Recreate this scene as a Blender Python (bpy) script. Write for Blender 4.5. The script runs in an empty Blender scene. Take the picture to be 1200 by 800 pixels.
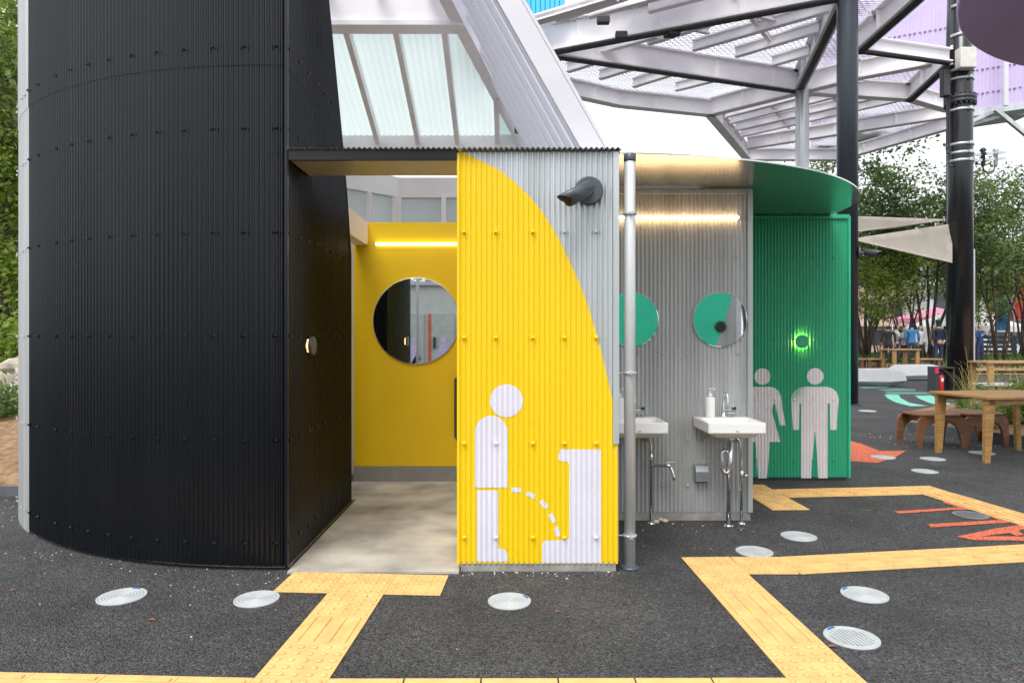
import bpy, bmesh, math, random
from mathutils import Vector, Matrix
R = math.radians
PI = math.pi
random.seed(7)
scene = bpy.context.scene
COL = scene.collection

# ------------------------------------------------------------------ camera, sky, sun, exposure
F, CX, CY, H = 800.0, 600.0, 394.0, 1.42      # focal length in photo pixels, principal column, horizon row, eye height
cam = bpy.data.cameras.new('camera'); cam_o = bpy.data.objects.new('camera', cam); COL.objects.link(cam_o)
cam_o.location = (0, 0, H); cam_o.rotation_euler = (R(90), 0, 0)
cam.sensor_width = 36; cam.lens = 36 * F / 1200; cam.shift_y = -6 / 1200; cam.clip_start = 0.05; cam.clip_end = 2000
scene.camera = cam_o

SUN_EL, SUN_AZ = R(58), R(200)                # azimuth measured from +Y clockwise: the sun stands behind the camera
world = bpy.data.worlds.new('World'); scene.world = world; world.use_nodes = True
wn = world.node_tree; wn.nodes.clear()
sky = wn.nodes.new('ShaderNodeTexSky'); sky.sky_type = 'NISHITA'; sky.sun_disc = False
sky.sun_elevation = SUN_EL; sky.sun_rotation = SUN_AZ; sky.dust_density = 4.0; sky.air_density = 1.0; sky.ozone_density = 1.0
hsv = wn.nodes.new('ShaderNodeHueSaturation'); hsv.inputs['Saturation'].default_value = 0.22
mixw = wn.nodes.new('ShaderNodeMix'); mixw.data_type = 'RGBA'; mixw.inputs['Factor'].default_value = 0.6
mixw.inputs['B'].default_value = (9.0, 9.3, 9.8, 1)   # even bright cloud cover
bg = wn.nodes.new('ShaderNodeBackground'); bg.inputs['Strength'].default_value = 0.12
wo = wn.nodes.new('ShaderNodeOutputWorld')
wn.links.new(sky.outputs[0], hsv.inputs['Color']); wn.links.new(hsv.outputs[0], mixw.inputs['A'])
wn.links.new(mixw.outputs['Result'], bg.inputs[0]); wn.links.new(bg.outputs[0], wo.inputs[0])
sun = bpy.data.lights.new('sun', 'SUN'); sun.energy = 1.3; sun.angle = R(25); sun.color = (1, 0.96, 0.9)
sun_o = bpy.data.objects.new('sun', sun); COL.objects.link(sun_o); sun_o.location = (0, -5, 30)
sd = Vector((math.sin(SUN_AZ) * math.cos(SUN_EL), math.cos(SUN_AZ) * math.cos(SUN_EL), math.sin(SUN_EL)))
sun_o.rotation_euler = (-sd).to_track_quat('-Z', 'Y').to_euler()
scene.view_settings.view_transform = 'Standard'; scene.view_settings.look = 'None'
scene.view_settings.gamma = 1; scene.view_settings.use_curve_mapping = False
scene.view_settings.exposure = 0.75

# ------------------------------------------------------------------ helpers
def P(u, v, d): return Vector(((u - CX) / F * d, d, H - (v - CY) / F * d))
def PZ(u, v, z=0.0):
    d = (H - z) * F / (v - CY)
    return Vector(((u - CX) / F * d, d, z))

def obj(name, bm, mats, parent=None, smooth=False, world=True, label=None):
    me = bpy.data.meshes.new(name)
    if parent is not None and world:
        o = parent
        M = Matrix.Identity(4)
        while o is not None:
            M = (Matrix.Translation(o.location) @ o.rotation_euler.to_matrix().to_4x4()) @ M
            o = o.parent
        bm.transform(M.inverted())
    bm.normal_update()
    bm.to_mesh(me); bm.free()
    for m in (mats if isinstance(mats, (list, tuple)) else [mats]): me.materials.append(m)
    if smooth: me.polygons.foreach_set('use_smooth', [True] * len(me.polygons))
    o = bpy.data.objects.new(name, me); COL.objects.link(o)
    if parent is not None: o.parent = parent
    if label: o['label'] = label
    return o

def thing(name, label, cat, loc=(0, 0, 0), rz=0, group=None):
    o = bpy.data.objects.new(name, None); COL.objects.link(o)
    o.empty_display_size = 0.1; o.location = loc; o.rotation_euler = (0, 0, rz)
    o['label'] = label; o['category'] = cat
    if group: o['group'] = group
    return o

def tag(o, label, cat, group=None):
    o['label'] = label; o['category'] = cat
    if group: o['group'] = group
    return o

def struct(o, kind='structure'):
    o['kind'] = kind; return o

def copy_tree(o, parent=None):
    c = o.copy(); COL.objects.link(c)
    if parent is not None: c.parent = parent
    for ch in list(o.children): copy_tree(ch, c)
    return c

def box(bm, x0, x1, y0, y1, z0, z1, bev=0.0, mi=0, M=None):
    n = bmesh.new()
    vs = [n.verts.new(p) for p in ((x0, y0, z0), (x1, y0, z0), (x1, y1, z0), (x0, y1, z0), (x0, y0, z1), (x1, y0, z1), (x1, y1, z1), (x0, y1, z1))]
    for f in ((3, 2, 1, 0), (4, 5, 6, 7), (0, 1, 5, 4), (1, 2, 6, 5), (2, 3, 7, 6), (3, 0, 4, 7)):
        n.faces.new([vs[i] for i in f])
    if bev > 0: bmesh.ops.bevel(n, geom=n.edges[:], offset=bev, segments=2, affect='EDGES', profile=0.6)
    if M is not None: n.transform(M)
    merge(bm, n, mi); return bm

def merge(bm, n, mi=None):
    mp = {}
    for v in n.verts: mp[v] = bm.verts.new(v.co)
    for f in n.faces:
        try:
            g = bm.faces.new([mp[v] for v in f.verts]); g.material_index = f.material_index if mi is None else mi; g.smooth = f.smooth
        except ValueError: pass
    n.free()

def frame_of(t, up=Vector((0, 0, 1))):
    t = t.normalized()
    if abs(t.dot(up)) > 0.98: up = Vector((0, 1, 0))
    a = t.cross(up).normalized(); b = a.cross(t).normalized()
    return a, b

def tube(bm, pts, r, seg=10, cap=True, mi=0):
    pts = [Vector(p) for p in pts]; n = len(pts)
    rs = r if isinstance(r, (list, tuple)) else [r] * n
    rings = []; a = None
    for i, p in enumerate(pts):
        t = (pts[min(i + 1, n - 1)] - pts[max(i - 1, 0)])
        if a is None: a, b = frame_of(t)
        else:
            t = t.normalized(); a = (a - t * a.dot(t)).normalized(); b = a.cross(t).normalized()
        rings.append([bm.verts.new(p + (a * math.cos(2 * PI * k / seg) + b * math.sin(2 * PI * k / seg)) * rs[i]) for k in range(seg)])
    for i in range(n - 1):
        for k in range(seg):
            f = bm.faces.new((rings[i][k], rings[i + 1][k], rings[i + 1][(k + 1) % seg], rings[i][(k + 1) % seg])); f.smooth = True; f.material_index = mi
    if cap:
        f = bm.faces.new(rings[0]); f.material_index = mi
        f = bm.faces.new(rings[-1][::-1]); f.material_index = mi
    return bm

def lathe(bm, prof, seg=24, c=(0, 0, 0), axis='Z', mi=0):
    c = Vector(c); rings = []
    for (r, h) in prof:
        ring = []
        for k in range(seg):
            x, y = r * math.cos(2 * PI * k / seg), r * math.sin(2 * PI * k / seg)
            q = Vector((x, y, h)) if axis == 'Z' else Vector((x, -h, y))     # 'Y': axis points to -Y (towards the camera side)
            ring.append(bm.verts.new(c + q))
        rings.append(ring)
    for i in range(len(rings) - 1):
        for k in range(seg):
            f = bm.faces.new((rings[i][k], rings[i][(k + 1) % seg], rings[i + 1][(k + 1) % seg], rings[i + 1][k])); f.material_index = mi
            f.smooth = True
    f = bm.faces.new(rings[0][::-1]); f.material_index = mi
    f = bm.faces.new(rings[-1]); f.material_index = mi
    return bm

def prism(bm, poly, z0, z1, mi=0):
    """horizontal polygon [(x,y)] extruded z0..z1"""
    lo = [bm.verts.new((x, y, z0)) for x, y in poly]; hi = [bm.verts.new((x, y, z1)) for x, y in poly]
    n = len(poly); fs = [bm.faces.new(hi), bm.faces.new(lo[::-1])]
    for i in range(n): fs.append(bm.faces.new((lo[i], lo[(i + 1) % n], hi[(i + 1) % n], hi[i])))
    for f in fs: f.material_index = mi
    bmesh.ops.recalc_face_normals(bm, faces=fs)
    return bm

def slab(bm, poly3, vec, mi=0):
    """any planar polygon of 3D points extruded along vec"""
    vec = Vector(vec); a = [bm.verts.new(p) for p in poly3]; b = [bm.verts.new(Vector(p) + vec) for p in poly3]
    n = len(a); fs = [bm.faces.new(a), bm.faces.new(b[::-1])]
    for i in range(n): fs.append(bm.faces.new((a[i], b[i], b[(i + 1) % n], a[(i + 1) % n])))
    for f in fs: f.material_index = mi
    bmesh.ops.recalc_face_normals(bm, faces=fs)
    return bm

# ------------------------------------------------------------------ materials
MATS = {}
def mat(name, col, rough=0.5, metal=0.0, var=0.12, scale=6.0, bump=0.0, bscale=60.0, streak=False, spec=0.5, rvar=0.1):
    if name in MATS: return MATS[name]
    m = bpy.data.materials.new(name); m.use_nodes = True; nt = m.node_tree; N = nt.nodes; L = nt.links
    b = N['Principled BSDF']; b.inputs['Metallic'].default_value = metal; b.inputs['Roughness'].default_value = rough
    b.inputs['Specular IOR Level'].default_value = spec
    tc = N.new('ShaderNodeTexCoord'); mp = N.new('ShaderNodeMapping')
    if streak: mp.inputs['Scale'].default_value = (1, 1, 0.08)
    L.new(tc.outputs['Object'], mp.inputs['Vector'])
    no = N.new('ShaderNodeTexNoise'); no.inputs['Scale'].default_value = scale; no.inputs['Detail'].default_value = 6
    L.new(mp.outputs[0], no.inputs['Vector'])
    rp = N.new('ShaderNodeValToRGB'); rp.color_ramp.elements[0].position = 0.3; rp.color_ramp.elements[1].position = 0.7
    rp.color_ramp.elements[0].color = tuple(c * (1 - var) for c in col[:3]) + (1,)
    rp.color_ramp.elements[1].color = tuple(min(1, c * (1 + var)) for c in col[:3]) + (1,)
    L.new(no.outputs['Fac'], rp.inputs[0]); L.new(rp.outputs[0], b.inputs['Base Color'])
    mr = N.new('ShaderNodeMapRange'); mr.inputs['To Min'].default_value = max(0.02, rough - rvar); mr.inputs['To Max'].default_value = min(1, rough + rvar)
    n2 = N.new('ShaderNodeTexNoise'); n2.inputs['Scale'].default_value = scale * 2.7; n2.inputs['Detail'].default_value = 4
    L.new(mp.outputs[0], n2.inputs['Vector']); L.new(n2.outputs['Fac'], mr.inputs['Value']); L.new(mr.outputs[0], b.inputs['Roughness'])
    if bump > 0:
        n3 = N.new('ShaderNodeTexNoise'); n3.inputs['Scale'].default_value = bscale; n3.inputs['Detail'].default_value = 3
        L.new(tc.outputs['Object'], n3.inputs['Vector'])
        bp = N.new('ShaderNodeBump'); bp.inputs['Strength'].default_value = bump; bp.inputs['Distance'].default_value = 0.01
        L.new(n3.outputs['Fac'], bp.inputs['Height']); L.new(bp.outputs[0], b.inputs['Normal'])
    MATS[name] = m; return m

def emis(name, col, strength):
    m = bpy.data.materials.new(name); m.use_nodes = True; b = m.node_tree.nodes['Principled BSDF']
    b.inputs['Base Color'].default_value = (0.8, 0.8, 0.8, 1)
    b.inputs['Emission Color'].default_value = (*col, 1); b.inputs['Emission Strength'].default_value = strength
    return m

def asphalt_mat():
    m = bpy.data.materials.new('porous_asphalt'); m.use_nodes = True; nt = m.node_tree; N = nt.nodes; L = nt.links
    b = N['Principled BSDF']; b.inputs['Roughness'].default_value = 0.75; b.inputs['Specular IOR Level'].default_value = 0.4
    tc = N.new('ShaderNodeTexCoord')
    v = N.new('ShaderNodeTexVoronoi'); v.inputs['Scale'].default_value = 125; v.inputs['Randomness'].default_value = 1
    L.new(tc.outputs['Object'], v.inputs['Vector'])
    sep = N.new('ShaderNodeSeparateColor'); L.new(v.outputs['Color'], sep.inputs[0])
    rp = N.new('ShaderNodeValToRGB'); e = rp.color_ramp.elements
    e[0].position = 0.0; e[0].color = (0.020, 0.020, 0.021, 1); e[1].position = 0.96; e[1].color = (0.115, 0.115, 0.117, 1)
    x = e.new(1.0); x.color = (0.19, 0.185, 0.18, 1)
    L.new(sep.outputs[0], rp.inputs[0])
    big = N.new('ShaderNodeTexNoise'); big.inputs['Scale'].default_value = 1.6; big.inputs['Detail'].default_value = 8; big.inputs['Roughness'].default_value = 0.68; L.new(tc.outputs['Object'], big.inputs['Vector'])
    mr = N.new('ShaderNodeMapRange'); mr.inputs['From Min'].default_value = 0.3; mr.inputs['From Max'].default_value = 0.7; mr.inputs['To Min'].default_value = 0.68; mr.inputs['To Max'].default_value = 1.42; L.new(big.outputs['Fac'], mr.inputs['Value'])
    mul = N.new('ShaderNodeMix'); mul.data_type = 'RGBA'; mul.blend_type = 'MULTIPLY'; mul.inputs['Factor'].default_value = 1
    L.new(rp.outputs[0], mul.inputs['A']); L.new(mr.outputs[0], mul.inputs['B'])
    L.new(mul.outputs['Result'], b.inputs['Base Color'])
    n3 = N.new('ShaderNodeTexNoise'); n3.inputs['Scale'].default_value = 60; n3.inputs['Detail'].default_value = 2; L.new(tc.outputs['Object'], n3.inputs['Vector'])
    sm = N.new('ShaderNodeMath'); sm.operation = 'ADD'
    inv = N.new('ShaderNodeMath'); inv.operation = 'MULTIPLY'; inv.inputs[1].default_value = -1.2
    L.new(v.outputs['Distance'], inv.inputs[0]); L.new(inv.outputs[0], sm.inputs[0]); L.new(n3.outputs['Fac'], sm.inputs[1])
    bp = N.new('ShaderNodeBump'); bp.inputs['Strength'].default_value = 1.0; bp.inputs['Distance'].default_value = 0.012
    L.new(sm.outputs[0], bp.inputs['Height']); L.new(bp.outputs[0], b.inputs['Normal'])
    return m

def speckle_paint(name, col, dark):
    m = bpy.data.materials.new(name); m.use_nodes = True; nt = m.node_tree; N = nt.nodes; L = nt.links
    b = N['Principled BSDF']; b.inputs['Roughness'].default_value = 0.7
    tc = N.new('ShaderNodeTexCoord'); v = N.new('ShaderNodeTexVoronoi'); v.inputs['Scale'].default_value = 95
    L.new(tc.outputs['Object'], v.inputs['Vector'])
    sep = N.new('ShaderNodeSeparateColor'); L.new(v.outputs['Color'], sep.inputs[0])
    rp = N.new('ShaderNodeValToRGB'); e = rp.color_ramp.elements
    e[0].position = 0.12; e[0].color = (*dark, 1); e[1].position = 0.3; e[1].color = (*col, 1)
    L.new(sep.outputs[1], rp.inputs[0]); L.new(rp.outputs[0], b.inputs['Base Color'])
    bp = N.new('ShaderNodeBump'); bp.inputs['Strength'].default_value = 0.8; bp.inputs['Distance'].default_value = 0.008; bp.invert = True
    L.new(v.outputs['Distance'], bp.inputs['Height']); L.new(bp.outputs[0], b.inputs['Normal'])
    return m

def leaf_mat(name, c0, c1, trans=0.45):
    m = bpy.data.materials.new(name); m.use_nodes = True; nt = m.node_tree; N = nt.nodes; L = nt.links
    N.remove(N['Principled BSDF']); out = N['Material Output']
    ge = N.new('ShaderNodeNewGeometry'); rp = N.new('ShaderNodeValToRGB')
    rp.color_ramp.elements[0].color = (*c0, 1); rp.color_ramp.elements[1].color = (*c1, 1)
    L.new(ge.outputs['Random Per Island'], rp.inputs[0])
    d = N.new('ShaderNodeBsdfPrincipled'); d.inputs['Roughness'].default_value = 0.5; t = N.new('ShaderNodeBsdfTranslucent'); mx = N.new('ShaderNodeMixShader'); mx.inputs[0].default_value = trans
    L.new(rp.outputs[0], d.inputs['Base Color']); L.new(rp.outputs[0], t.inputs['Color'])
    L.new(d.outputs[0], mx.inputs[1]); L.new(t.outputs[0], mx.inputs[2]); L.new(mx.outputs[0], out.inputs['Surface'])
    return m

def wood_mat(name, col, rough=0.5):
    m = bpy.data.materials.new(name); m.use_nodes = True; nt = m.node_tree; N = nt.nodes; L = nt.links
    b = N['Principled BSDF']; b.inputs['Roughness'].default_value = rough
    tc = N.new('ShaderNodeTexCoord'); mp = N.new('ShaderNodeMapping'); mp.inputs['Scale'].default_value = (2, 30, 12)
    L.new(tc.outputs['Object'], mp.inputs['Vector'])
    no = N.new('ShaderNodeTexNoise'); no.inputs['Scale'].default_value = 2.5; no.inputs['Detail'].default_value = 6; no.inputs['Distortion'].default_value = 0.8
    L.new(mp.outputs[0], no.inputs['Vector'])
    rp = N.new('ShaderNodeValToRGB'); e = rp.color_ramp.elements
    e[0].position = 0.3; e[0].color = (*[c * 0.6 for c in col], 1); e[1].position = 0.7; e[1].color = (*[min(1, c * 1.2) for c in col], 1)
    L.new(no.outputs['Fac'], rp.inputs[0]); L.new(rp.outputs[0], b.inputs['Base Color'])
    return m

def glass_panel_mat(name, col, transp, rough=0.35):
    """ribbed translucent plastic: part sheen, part diffuse light let through, part see-through"""
    m = bpy.data.materials.new(name); m.use_nodes = True; nt = m.node_tree; N = nt.nodes; L = nt.links
    N.remove(N['Principled BSDF']); out = N['Material Output']
    d = N.new('ShaderNodeBsdfPrincipled'); d.inputs['Base Color'].default_value = (*col, 1); d.inputs['Roughness'].default_value = rough
    t = N.new('ShaderNodeBsdfTranslucent'); t.inputs['Color'].default_value = (*col, 1)
    tr = N.new('ShaderNodeBsdfTransparent'); tr.inputs['Color'].default_value = (0.93, 0.97, 0.95, 1)
    m1 = N.new('ShaderNodeMixShader'); m1.inputs[0].default_value = 0.65; m2 = N.new('ShaderNodeMixShader')
    tc = N.new('ShaderNodeTexCoord'); no = N.new('ShaderNodeTexNoise'); no.inputs['Scale'].default_value = 2.2; no.inputs['Detail'].default_value = 5
    L.new(tc.outputs['Object'], no.inputs['Vector'])
    mr = N.new('ShaderNodeMapRange'); mr.inputs['From Min'].default_value = 0.3; mr.inputs['From Max'].default_value = 0.7
    mr.inputs['To Min'].default_value = transp * 0.6; mr.inputs['To Max'].default_value = transp * 1.4
    L.new(no.outputs['Fac'], mr.inputs['Value']); L.new(mr.outputs[0], m2.inputs[0])
    L.new(d.outputs[0], m1.inputs[1]); L.new(t.outputs[0], m1.inputs[2]); L.new(m1.outputs[0], m2.inputs[1]); L.new(tr.outputs[0], m2.inputs[2])
    L.new(m2.outputs[0], out.inputs['Surface'])
    return m

def perforated_mat(name, col):
    """translucent roof sheeting under a fine regular pattern of expanded metal"""
    m = bpy.data.materials.new(name); m.use_nodes = True; nt = m.node_tree; N = nt.nodes; L = nt.links
    b = N['Principled BSDF']; b.inputs['Base Color'].default_value = (*col, 1); b.inputs['Metallic'].default_value = 0.2; b.inputs['Roughness'].default_value = 0.45
    out = N['Material Output']; tc = N.new('ShaderNodeTexCoord')
    br = N.new('ShaderNodeTexBrick'); br.inputs['Scale'].default_value = 1.0; br.inputs['Brick Width'].default_value = 0.16; br.inputs['Row Height'].default_value = 0.10
    br.inputs['Mortar Size'].default_value = 0.016; br.inputs['Mortar Smooth'].default_value = 0.1
    L.new(tc.outputs['Object'], br.inputs['Vector'])
    no = N.new('ShaderNodeTexNoise'); no.inputs['Scale'].default_value = 0.7; no.inputs['Detail'].default_value = 3; L.new(tc.outputs['Object'], no.inputs['Vector'])
    rp = N.new('ShaderNodeMapRange'); rp.inputs['From Min'].default_value = 0.42; rp.inputs['From Max'].default_value = 0.56; L.new(no.outputs['Fac'], rp.inputs['Value'])
    tl = N.new('ShaderNodeBsdfTranslucent'); tl.inputs['Color'].default_value = (0.62, 0.62, 0.68, 1)
    tr = N.new('ShaderNodeBsdfTransparent'); m1 = N.new('ShaderNodeMixShader'); mx = N.new('ShaderNodeMixShader')
    L.new(rp.outputs[0], m1.inputs[0]); L.new(tl.outputs[0], m1.inputs[1]); L.new(tr.outputs[0], m1.inputs[2])
    L.new(br.outputs['Fac'], mx.inputs[0]); L.new(m1.outputs[0], mx.inputs[1]); L.new(b.outputs[0], mx.inputs[2]); L.new(mx.outputs[0], out.inputs['Surface'])
    return m

M_ASPH = asphalt_mat()
M_BLACK = mat('black_coated_steel', (0.0045, 0.0060, 0.0088), 0.27, 0.0, 0.3, 3, streak=True, rvar=0.06, spec=0.36)
M_YEL = mat('yellow_coated_steel', (0.87, 0.60, 0.004), 0.5, 0.0, 0.04, 2.5, streak=True)
M_GREEN = mat('green_coated_steel', (0.028, 0.36, 0.19), 0.45, 0.0, 0.07, 2.5, streak=True)
M_GALV = mat('galvanised_steel', (0.53, 0.555, 0.57), 0.34, 0.45, 0.13, 7, streak=True)
M_GALVD = mat('weathered_galvanised_steel', (0.47, 0.48, 0.48), 0.42, 0.35, 0.16, 7, streak=True)
M_ZINC = mat('bright_zinc', (0.66, 0.68, 0.69), 0.36, 0.20, 0.08, 5, streak=True)
M_PICT = mat('lavender_white_paint', (0.72, 0.71, 0.80), 0.5, 0.0, 0.04, 3)
M_PICTG = mat('pale_grey_paint', (0.76, 0.72, 0.75), 0.5, 0.0, 0.04, 3)
M_SOFFIT = mat('brushed_steel_soffit', (0.62, 0.62, 0.60), 0.2, 0.95, 0.05, 4, rvar=0.05)
M_CONC = mat('concrete', (0.43, 0.40, 0.35), 0.7, 0, 0.42, 2.6, bump=0.25, bscale=40)
M_PLINTH = mat('plinth_concrete', (0.30, 0.29, 0.27), 0.85, 0, 0.3, 9, bump=0.4, bscale=70)
M_YWALL = mat('yellow_interior_board', (0.87, 0.57, 0.004), 0.45, 0, 0.03, 3)
M_BASEB = mat('grey_baseboard', (0.27, 0.265, 0.26), 0.6, 0, 0.1, 8)
M_WHITE = mat('white_painted_steel', (0.66, 0.64, 0.69), 0.45, 0, 0.05, 3)
M_FRAME = mat('lightened_white_frame', (0.90, 0.87, 0.92), 0.45, 0, 0.04, 3)  # white steel again, its colour lightened to make up for backlighting
M_CREAM = mat('cream_board', (0.80, 0.72, 0.62), 0.6, 0, 0.04, 3)
M_CHROME = mat('chrome', (0.72, 0.73, 0.75), 0.12, 1.0, 0.05, 9, rvar=0.05)
M_CERAM = mat('white_ceramic', (0.82, 0.82, 0.83), 0.15, 0, 0.02, 3)
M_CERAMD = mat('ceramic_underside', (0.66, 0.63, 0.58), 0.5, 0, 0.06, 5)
M_PLASTW = mat('white_plastic', (0.82, 0.81, 0.79), 0.35, 0, 0.02, 3)
M_DARK = mat('dark_grey_metal', (0.035, 0.038, 0.044), 0.38, 0.1, 0.15, 6)
M_DGREY = mat('charcoal_metal', (0.075, 0.085, 0.10), 0.4, 0.2, 0.1, 6)
M_POLE = mat('black_column_paint', (0.030, 0.036, 0.048), 0.35, 0.15, 0.2, 3, streak=True)
M_TACT = mat('tactile_yellow', (0.72, 0.45, 0.17), 0.7, 0, 0.17, 7, bump=0.15, bscale=120)
M_COVER = mat('cover_grey_plastic', (0.43, 0.455, 0.47), 0.6, 0, 0.12, 8)
M_COVERD = mat('cover_dark_plastic', (0.16, 0.17, 0.18), 0.6, 0, 0.12, 8)
M_BLUE = mat('blue_mark', (0.02, 0.14, 0.45), 0.6, 0, 0.1, 8)
M_ORANGE = speckle_paint('orange_ground_paint', (0.74, 0.16, 0.07), (0.25, 0.06, 0.035))
M_MINT = speckle_paint('mint_ground_paint', (0.20, 0.62, 0.48), (0.12, 0.34, 0.27))
M_MINTD = speckle_paint('worn_mint_ground_paint', (0.14, 0.30, 0.25), (0.06, 0.10, 0.09))
M_WOOD = wood_mat('honey_plywood', (0.50, 0.27, 0.085), 0.45)
M_WOODD = wood_mat('brown_plywood', (0.24, 0.105, 0.045), 0.5)
M_WOODT = wood_mat('tan_tabletop', (0.46, 0.28, 0.15), 0.5)
M_SOIL = mat('brown_soil', (0.25, 0.155, 0.085), 0.95, 0, 0.4, 14, bump=0.8, bscale=45)
M_ROCK = mat('pale_rock', (0.42, 0.37, 0.31), 0.85, 0, 0.35, 5, bump=0.7, bscale=14)
M_BARK = mat('bark', (0.075, 0.055, 0.042), 0.9, 0, 0.35, 12, bump=0.7, bscale=40)
M_LAV = mat('lavender_coated_steel', (0.58, 0.49, 0.72), 0.5, 0, 0.05, 1)
M_PURP = mat('purple_coated_steel', (0.42, 0.31, 0.58), 0.5, 0, 0.06, 1)
M_CYAN = mat('cyan_coated_steel', (0.05, 0.50, 0.78), 0.5, 0, 0.06, 1)
M_SAIL = mat('beige_sailcloth', (0.62, 0.57, 0.50), 0.8, 0, 0.06, 1.5)
M_BENCHW = mat('white_composite', (0.52, 0.53, 0.55), 0.6, 0, 0.06, 4)
M_RED = mat('red_paint', (0.55, 0.02, 0.02), 0.35, 0, 0.08, 6)
M_MIRROR = mat('mirror_glass', (0.90, 0.92, 0.91), 0.015, 1.0, 0.01, 2, rvar=0.005)
M_LED = emis('warm_led', (1.0, 0.63, 0.30), 9.0)
M_LEDW = emis('white_led', (1.0, 0.93, 0.80), 2.6)
M_LAMPG = emis('lamp_glow', (1.0, 0.52, 0.10), 90.0)
M_LAMPO = emis('lamp_glow_orange', (1.0, 0.50, 0.16), 1.6)
M_POLY = glass_panel_mat('ribbed_polycarbonate', (0.60, 0.69, 0.67), 0.16)
M_FRP = glass_panel_mat('white_translucent_sheet', (0.80, 0.80, 0.85), 0.02, 0.5)
M_POLYG = glass_panel_mat('clouded_polycarbonate', (0.66, 0.68, 0.70), 0.2)
M_MESH = perforated_mat('expanded_mesh', (0.62, 0.62, 0.66))
M_LEAF = [leaf_mat('leaf_mid', (0.075, 0.15, 0.045), (0.31, 0.40, 0.14), .6), leaf_mat('leaf_dark', (0.055, 0.12, 0.04), (0.22, 0.31, 0.10), .6),
          leaf_mat('leaf_yellow', (0.12, 0.22, 0.03), (0.42, 0.50, 0.10), 0.65)]
M_GRASS = leaf_mat('grass_green', (0.05, 0.13, 0.02), (0.20, 0.30, 0.05), 0.4)
M_STRAW = leaf_mat('straw_grass', (0.26, 0.22, 0.07), (0.55, 0.46, 0.18), 0.4)

# ------------------------------------------------------------------ corrugated sheet
PITCH, AMP = 0.0318, 0.0060
def wave(s, amp=AMP): return amp * math.cos(2 * PI * s / PITCH)
def flat_map(x0, y, sign=-1.0, amp=AMP):
    """s runs along +X from x0, front faces -Y"""
    def f(s, z, off):
        return Vector((x0 + s, y + sign * (wave(s, amp) + off + 0.0012 * math.sin(s * 3.1 + z * 1.7)), z))
    return f
def grid_sheet(bm, s0, s1, z0, z1, mp, off=0.0, div=8, nz=1, mi=0):
    n = max(2, int(round((s1 - s0) / PITCH * div))); prev = None
    for i in range(n + 1):
        s = s0 + (s1 - s0) * i / n
        col = [bm.verts.new(mp(s, z0 + (z1 - z0) * k / nz, off)) for k in range(nz + 1)]
        if prev:
            for k in range(nz):
                f = bm.faces.new((prev[k], col[k], col[k + 1], prev[k + 1])); f.smooth = True; f.material_index = mi
        prev = col
    return bm
def poly_sheet(bm, poly, mp, off=0.0, div=8, mi=0):
    """polygon in sheet coordinates (s,z), cut into narrow columns and bent to the corrugation"""
    n = bmesh.new(); f = n.faces.new([n.verts.new((s, 0, z)) for s, z in poly]); f.normal_update()
    bmesh.ops.triangulate(n, faces=[f], ngon_method='EAR_CLIP')
    lo = min(p[0] for p in poly); hi = max(p[0] for p in poly); st = PITCH / div
    k = math.ceil(lo / st + 1e-6)
    while k * st < hi - 1e-6:
        bmesh.ops.bisect_plane(n, geom=n.verts[:] + n.edges[:] + n.faces[:], plane_co=(k * st, 0, 0), plane_no=(1, 0, 0), dist=1e-6)
        k += 1
    bmesh.ops.recalc_face_normals(n, faces=n.faces[:])
    for v in n.verts: v.co = mp(v.co.x, v.co.z, off)
    for g in n.faces: g.smooth = True
    merge(bm, n, mi); return bm
def circle_poly(c, r, n=48): return [(c[0] + r * math.cos(2 * PI * k / n), c[1] + r * math.sin(2 * PI * k / n)) for k in range(n)]
def screw(bm, p, nrm, up=Vector((0, 0, 1)), w=0.0115, h=0.011):
    """pyramid cap over a corrugation with a small washer"""
    nrm = Vector(nrm).normalized(); a = nrm.cross(up).normalized(); b = up
    base = [bm.verts.new(p + a * w * x + b * w * 0.8 * y) for x, y in ((-1, -1), (1, -1), (1, 1), (-1, 1))]
    top = [bm.verts.new(p + nrm * h + a * w * 0.3 * x + b * w * 0.25 * y) for x, y in ((-1, -1), (1, -1), (1, 1), (-1, 1))]
    fs = [bm.faces.new(top)]
    for i in range(4): fs.append(bm.faces.new((base[i], base[(i + 1) % 4], top[(i + 1) % 4], top[i])))
    bmesh.ops.recalc_face_normals(bm, faces=fs)
    c = p + nrm * (h * 0.5)
    for f in fs:
        if f.normal.dot(f.calc_center_median() - (p - nrm * 0.02)) < 0: f.normal_flip()

# ------------------------------------------------------------------ ground
bm = bmesh.new()
g = 120; vs = [bm.verts.new(p) for p in ((-g, -g, 0), (g, -g, 0), (g, 160, 0), (-g, 160, 0))]; bm.faces.new(vs)
ground = struct(obj('ground', bm, M_ASPH))

def paint(name, pts_px, m, z=0.004):
    b = bmesh.new(); f = b.faces.new([b.verts.new(PZ(u, v, z)) for u, v in pts_px]); f.normal_update()
    if f.normal.z < 0: f.normal_flip()
    bmesh.ops.triangulate(b, faces=[f])
    return obj(name, b, m, ground)
def c3(pts): return [(1000 + x / 6.0, 560 + y / 6.0) for x, y in pts]
paint('painted_letter', c3([(285, 232), (320, 248), (700, 222), (870, 219), (640, 160), (625, 168), (735, 205)]), M_ORANGE)
paint('painted_letter', c3([(525, 322), (545, 345), (1010, 316), (1165, 310), (930, 235), (878, 243), (1025, 293)]), M_ORANGE)
paint('painted_letter', c3([(720, 411), (850, 434), (1240, 439), (1240, 408), (900, 408), (1095, 384), (1150, 404), (1200, 396), (1155, 368), (1240, 352), (1240, 318), (1000, 352)]), M_ORANGE)
def cz(pts): return [(990 + x / 5.714, 440 + y / 5.714) for x, y in pts]
paint('painted_arrow', cz([(-90, 400), (18, 432), (110, 455), (235, 503), (412, 502), (330, 550), (215, 583), (15, 570), (-90, 560)]), M_ORANGE)
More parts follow.
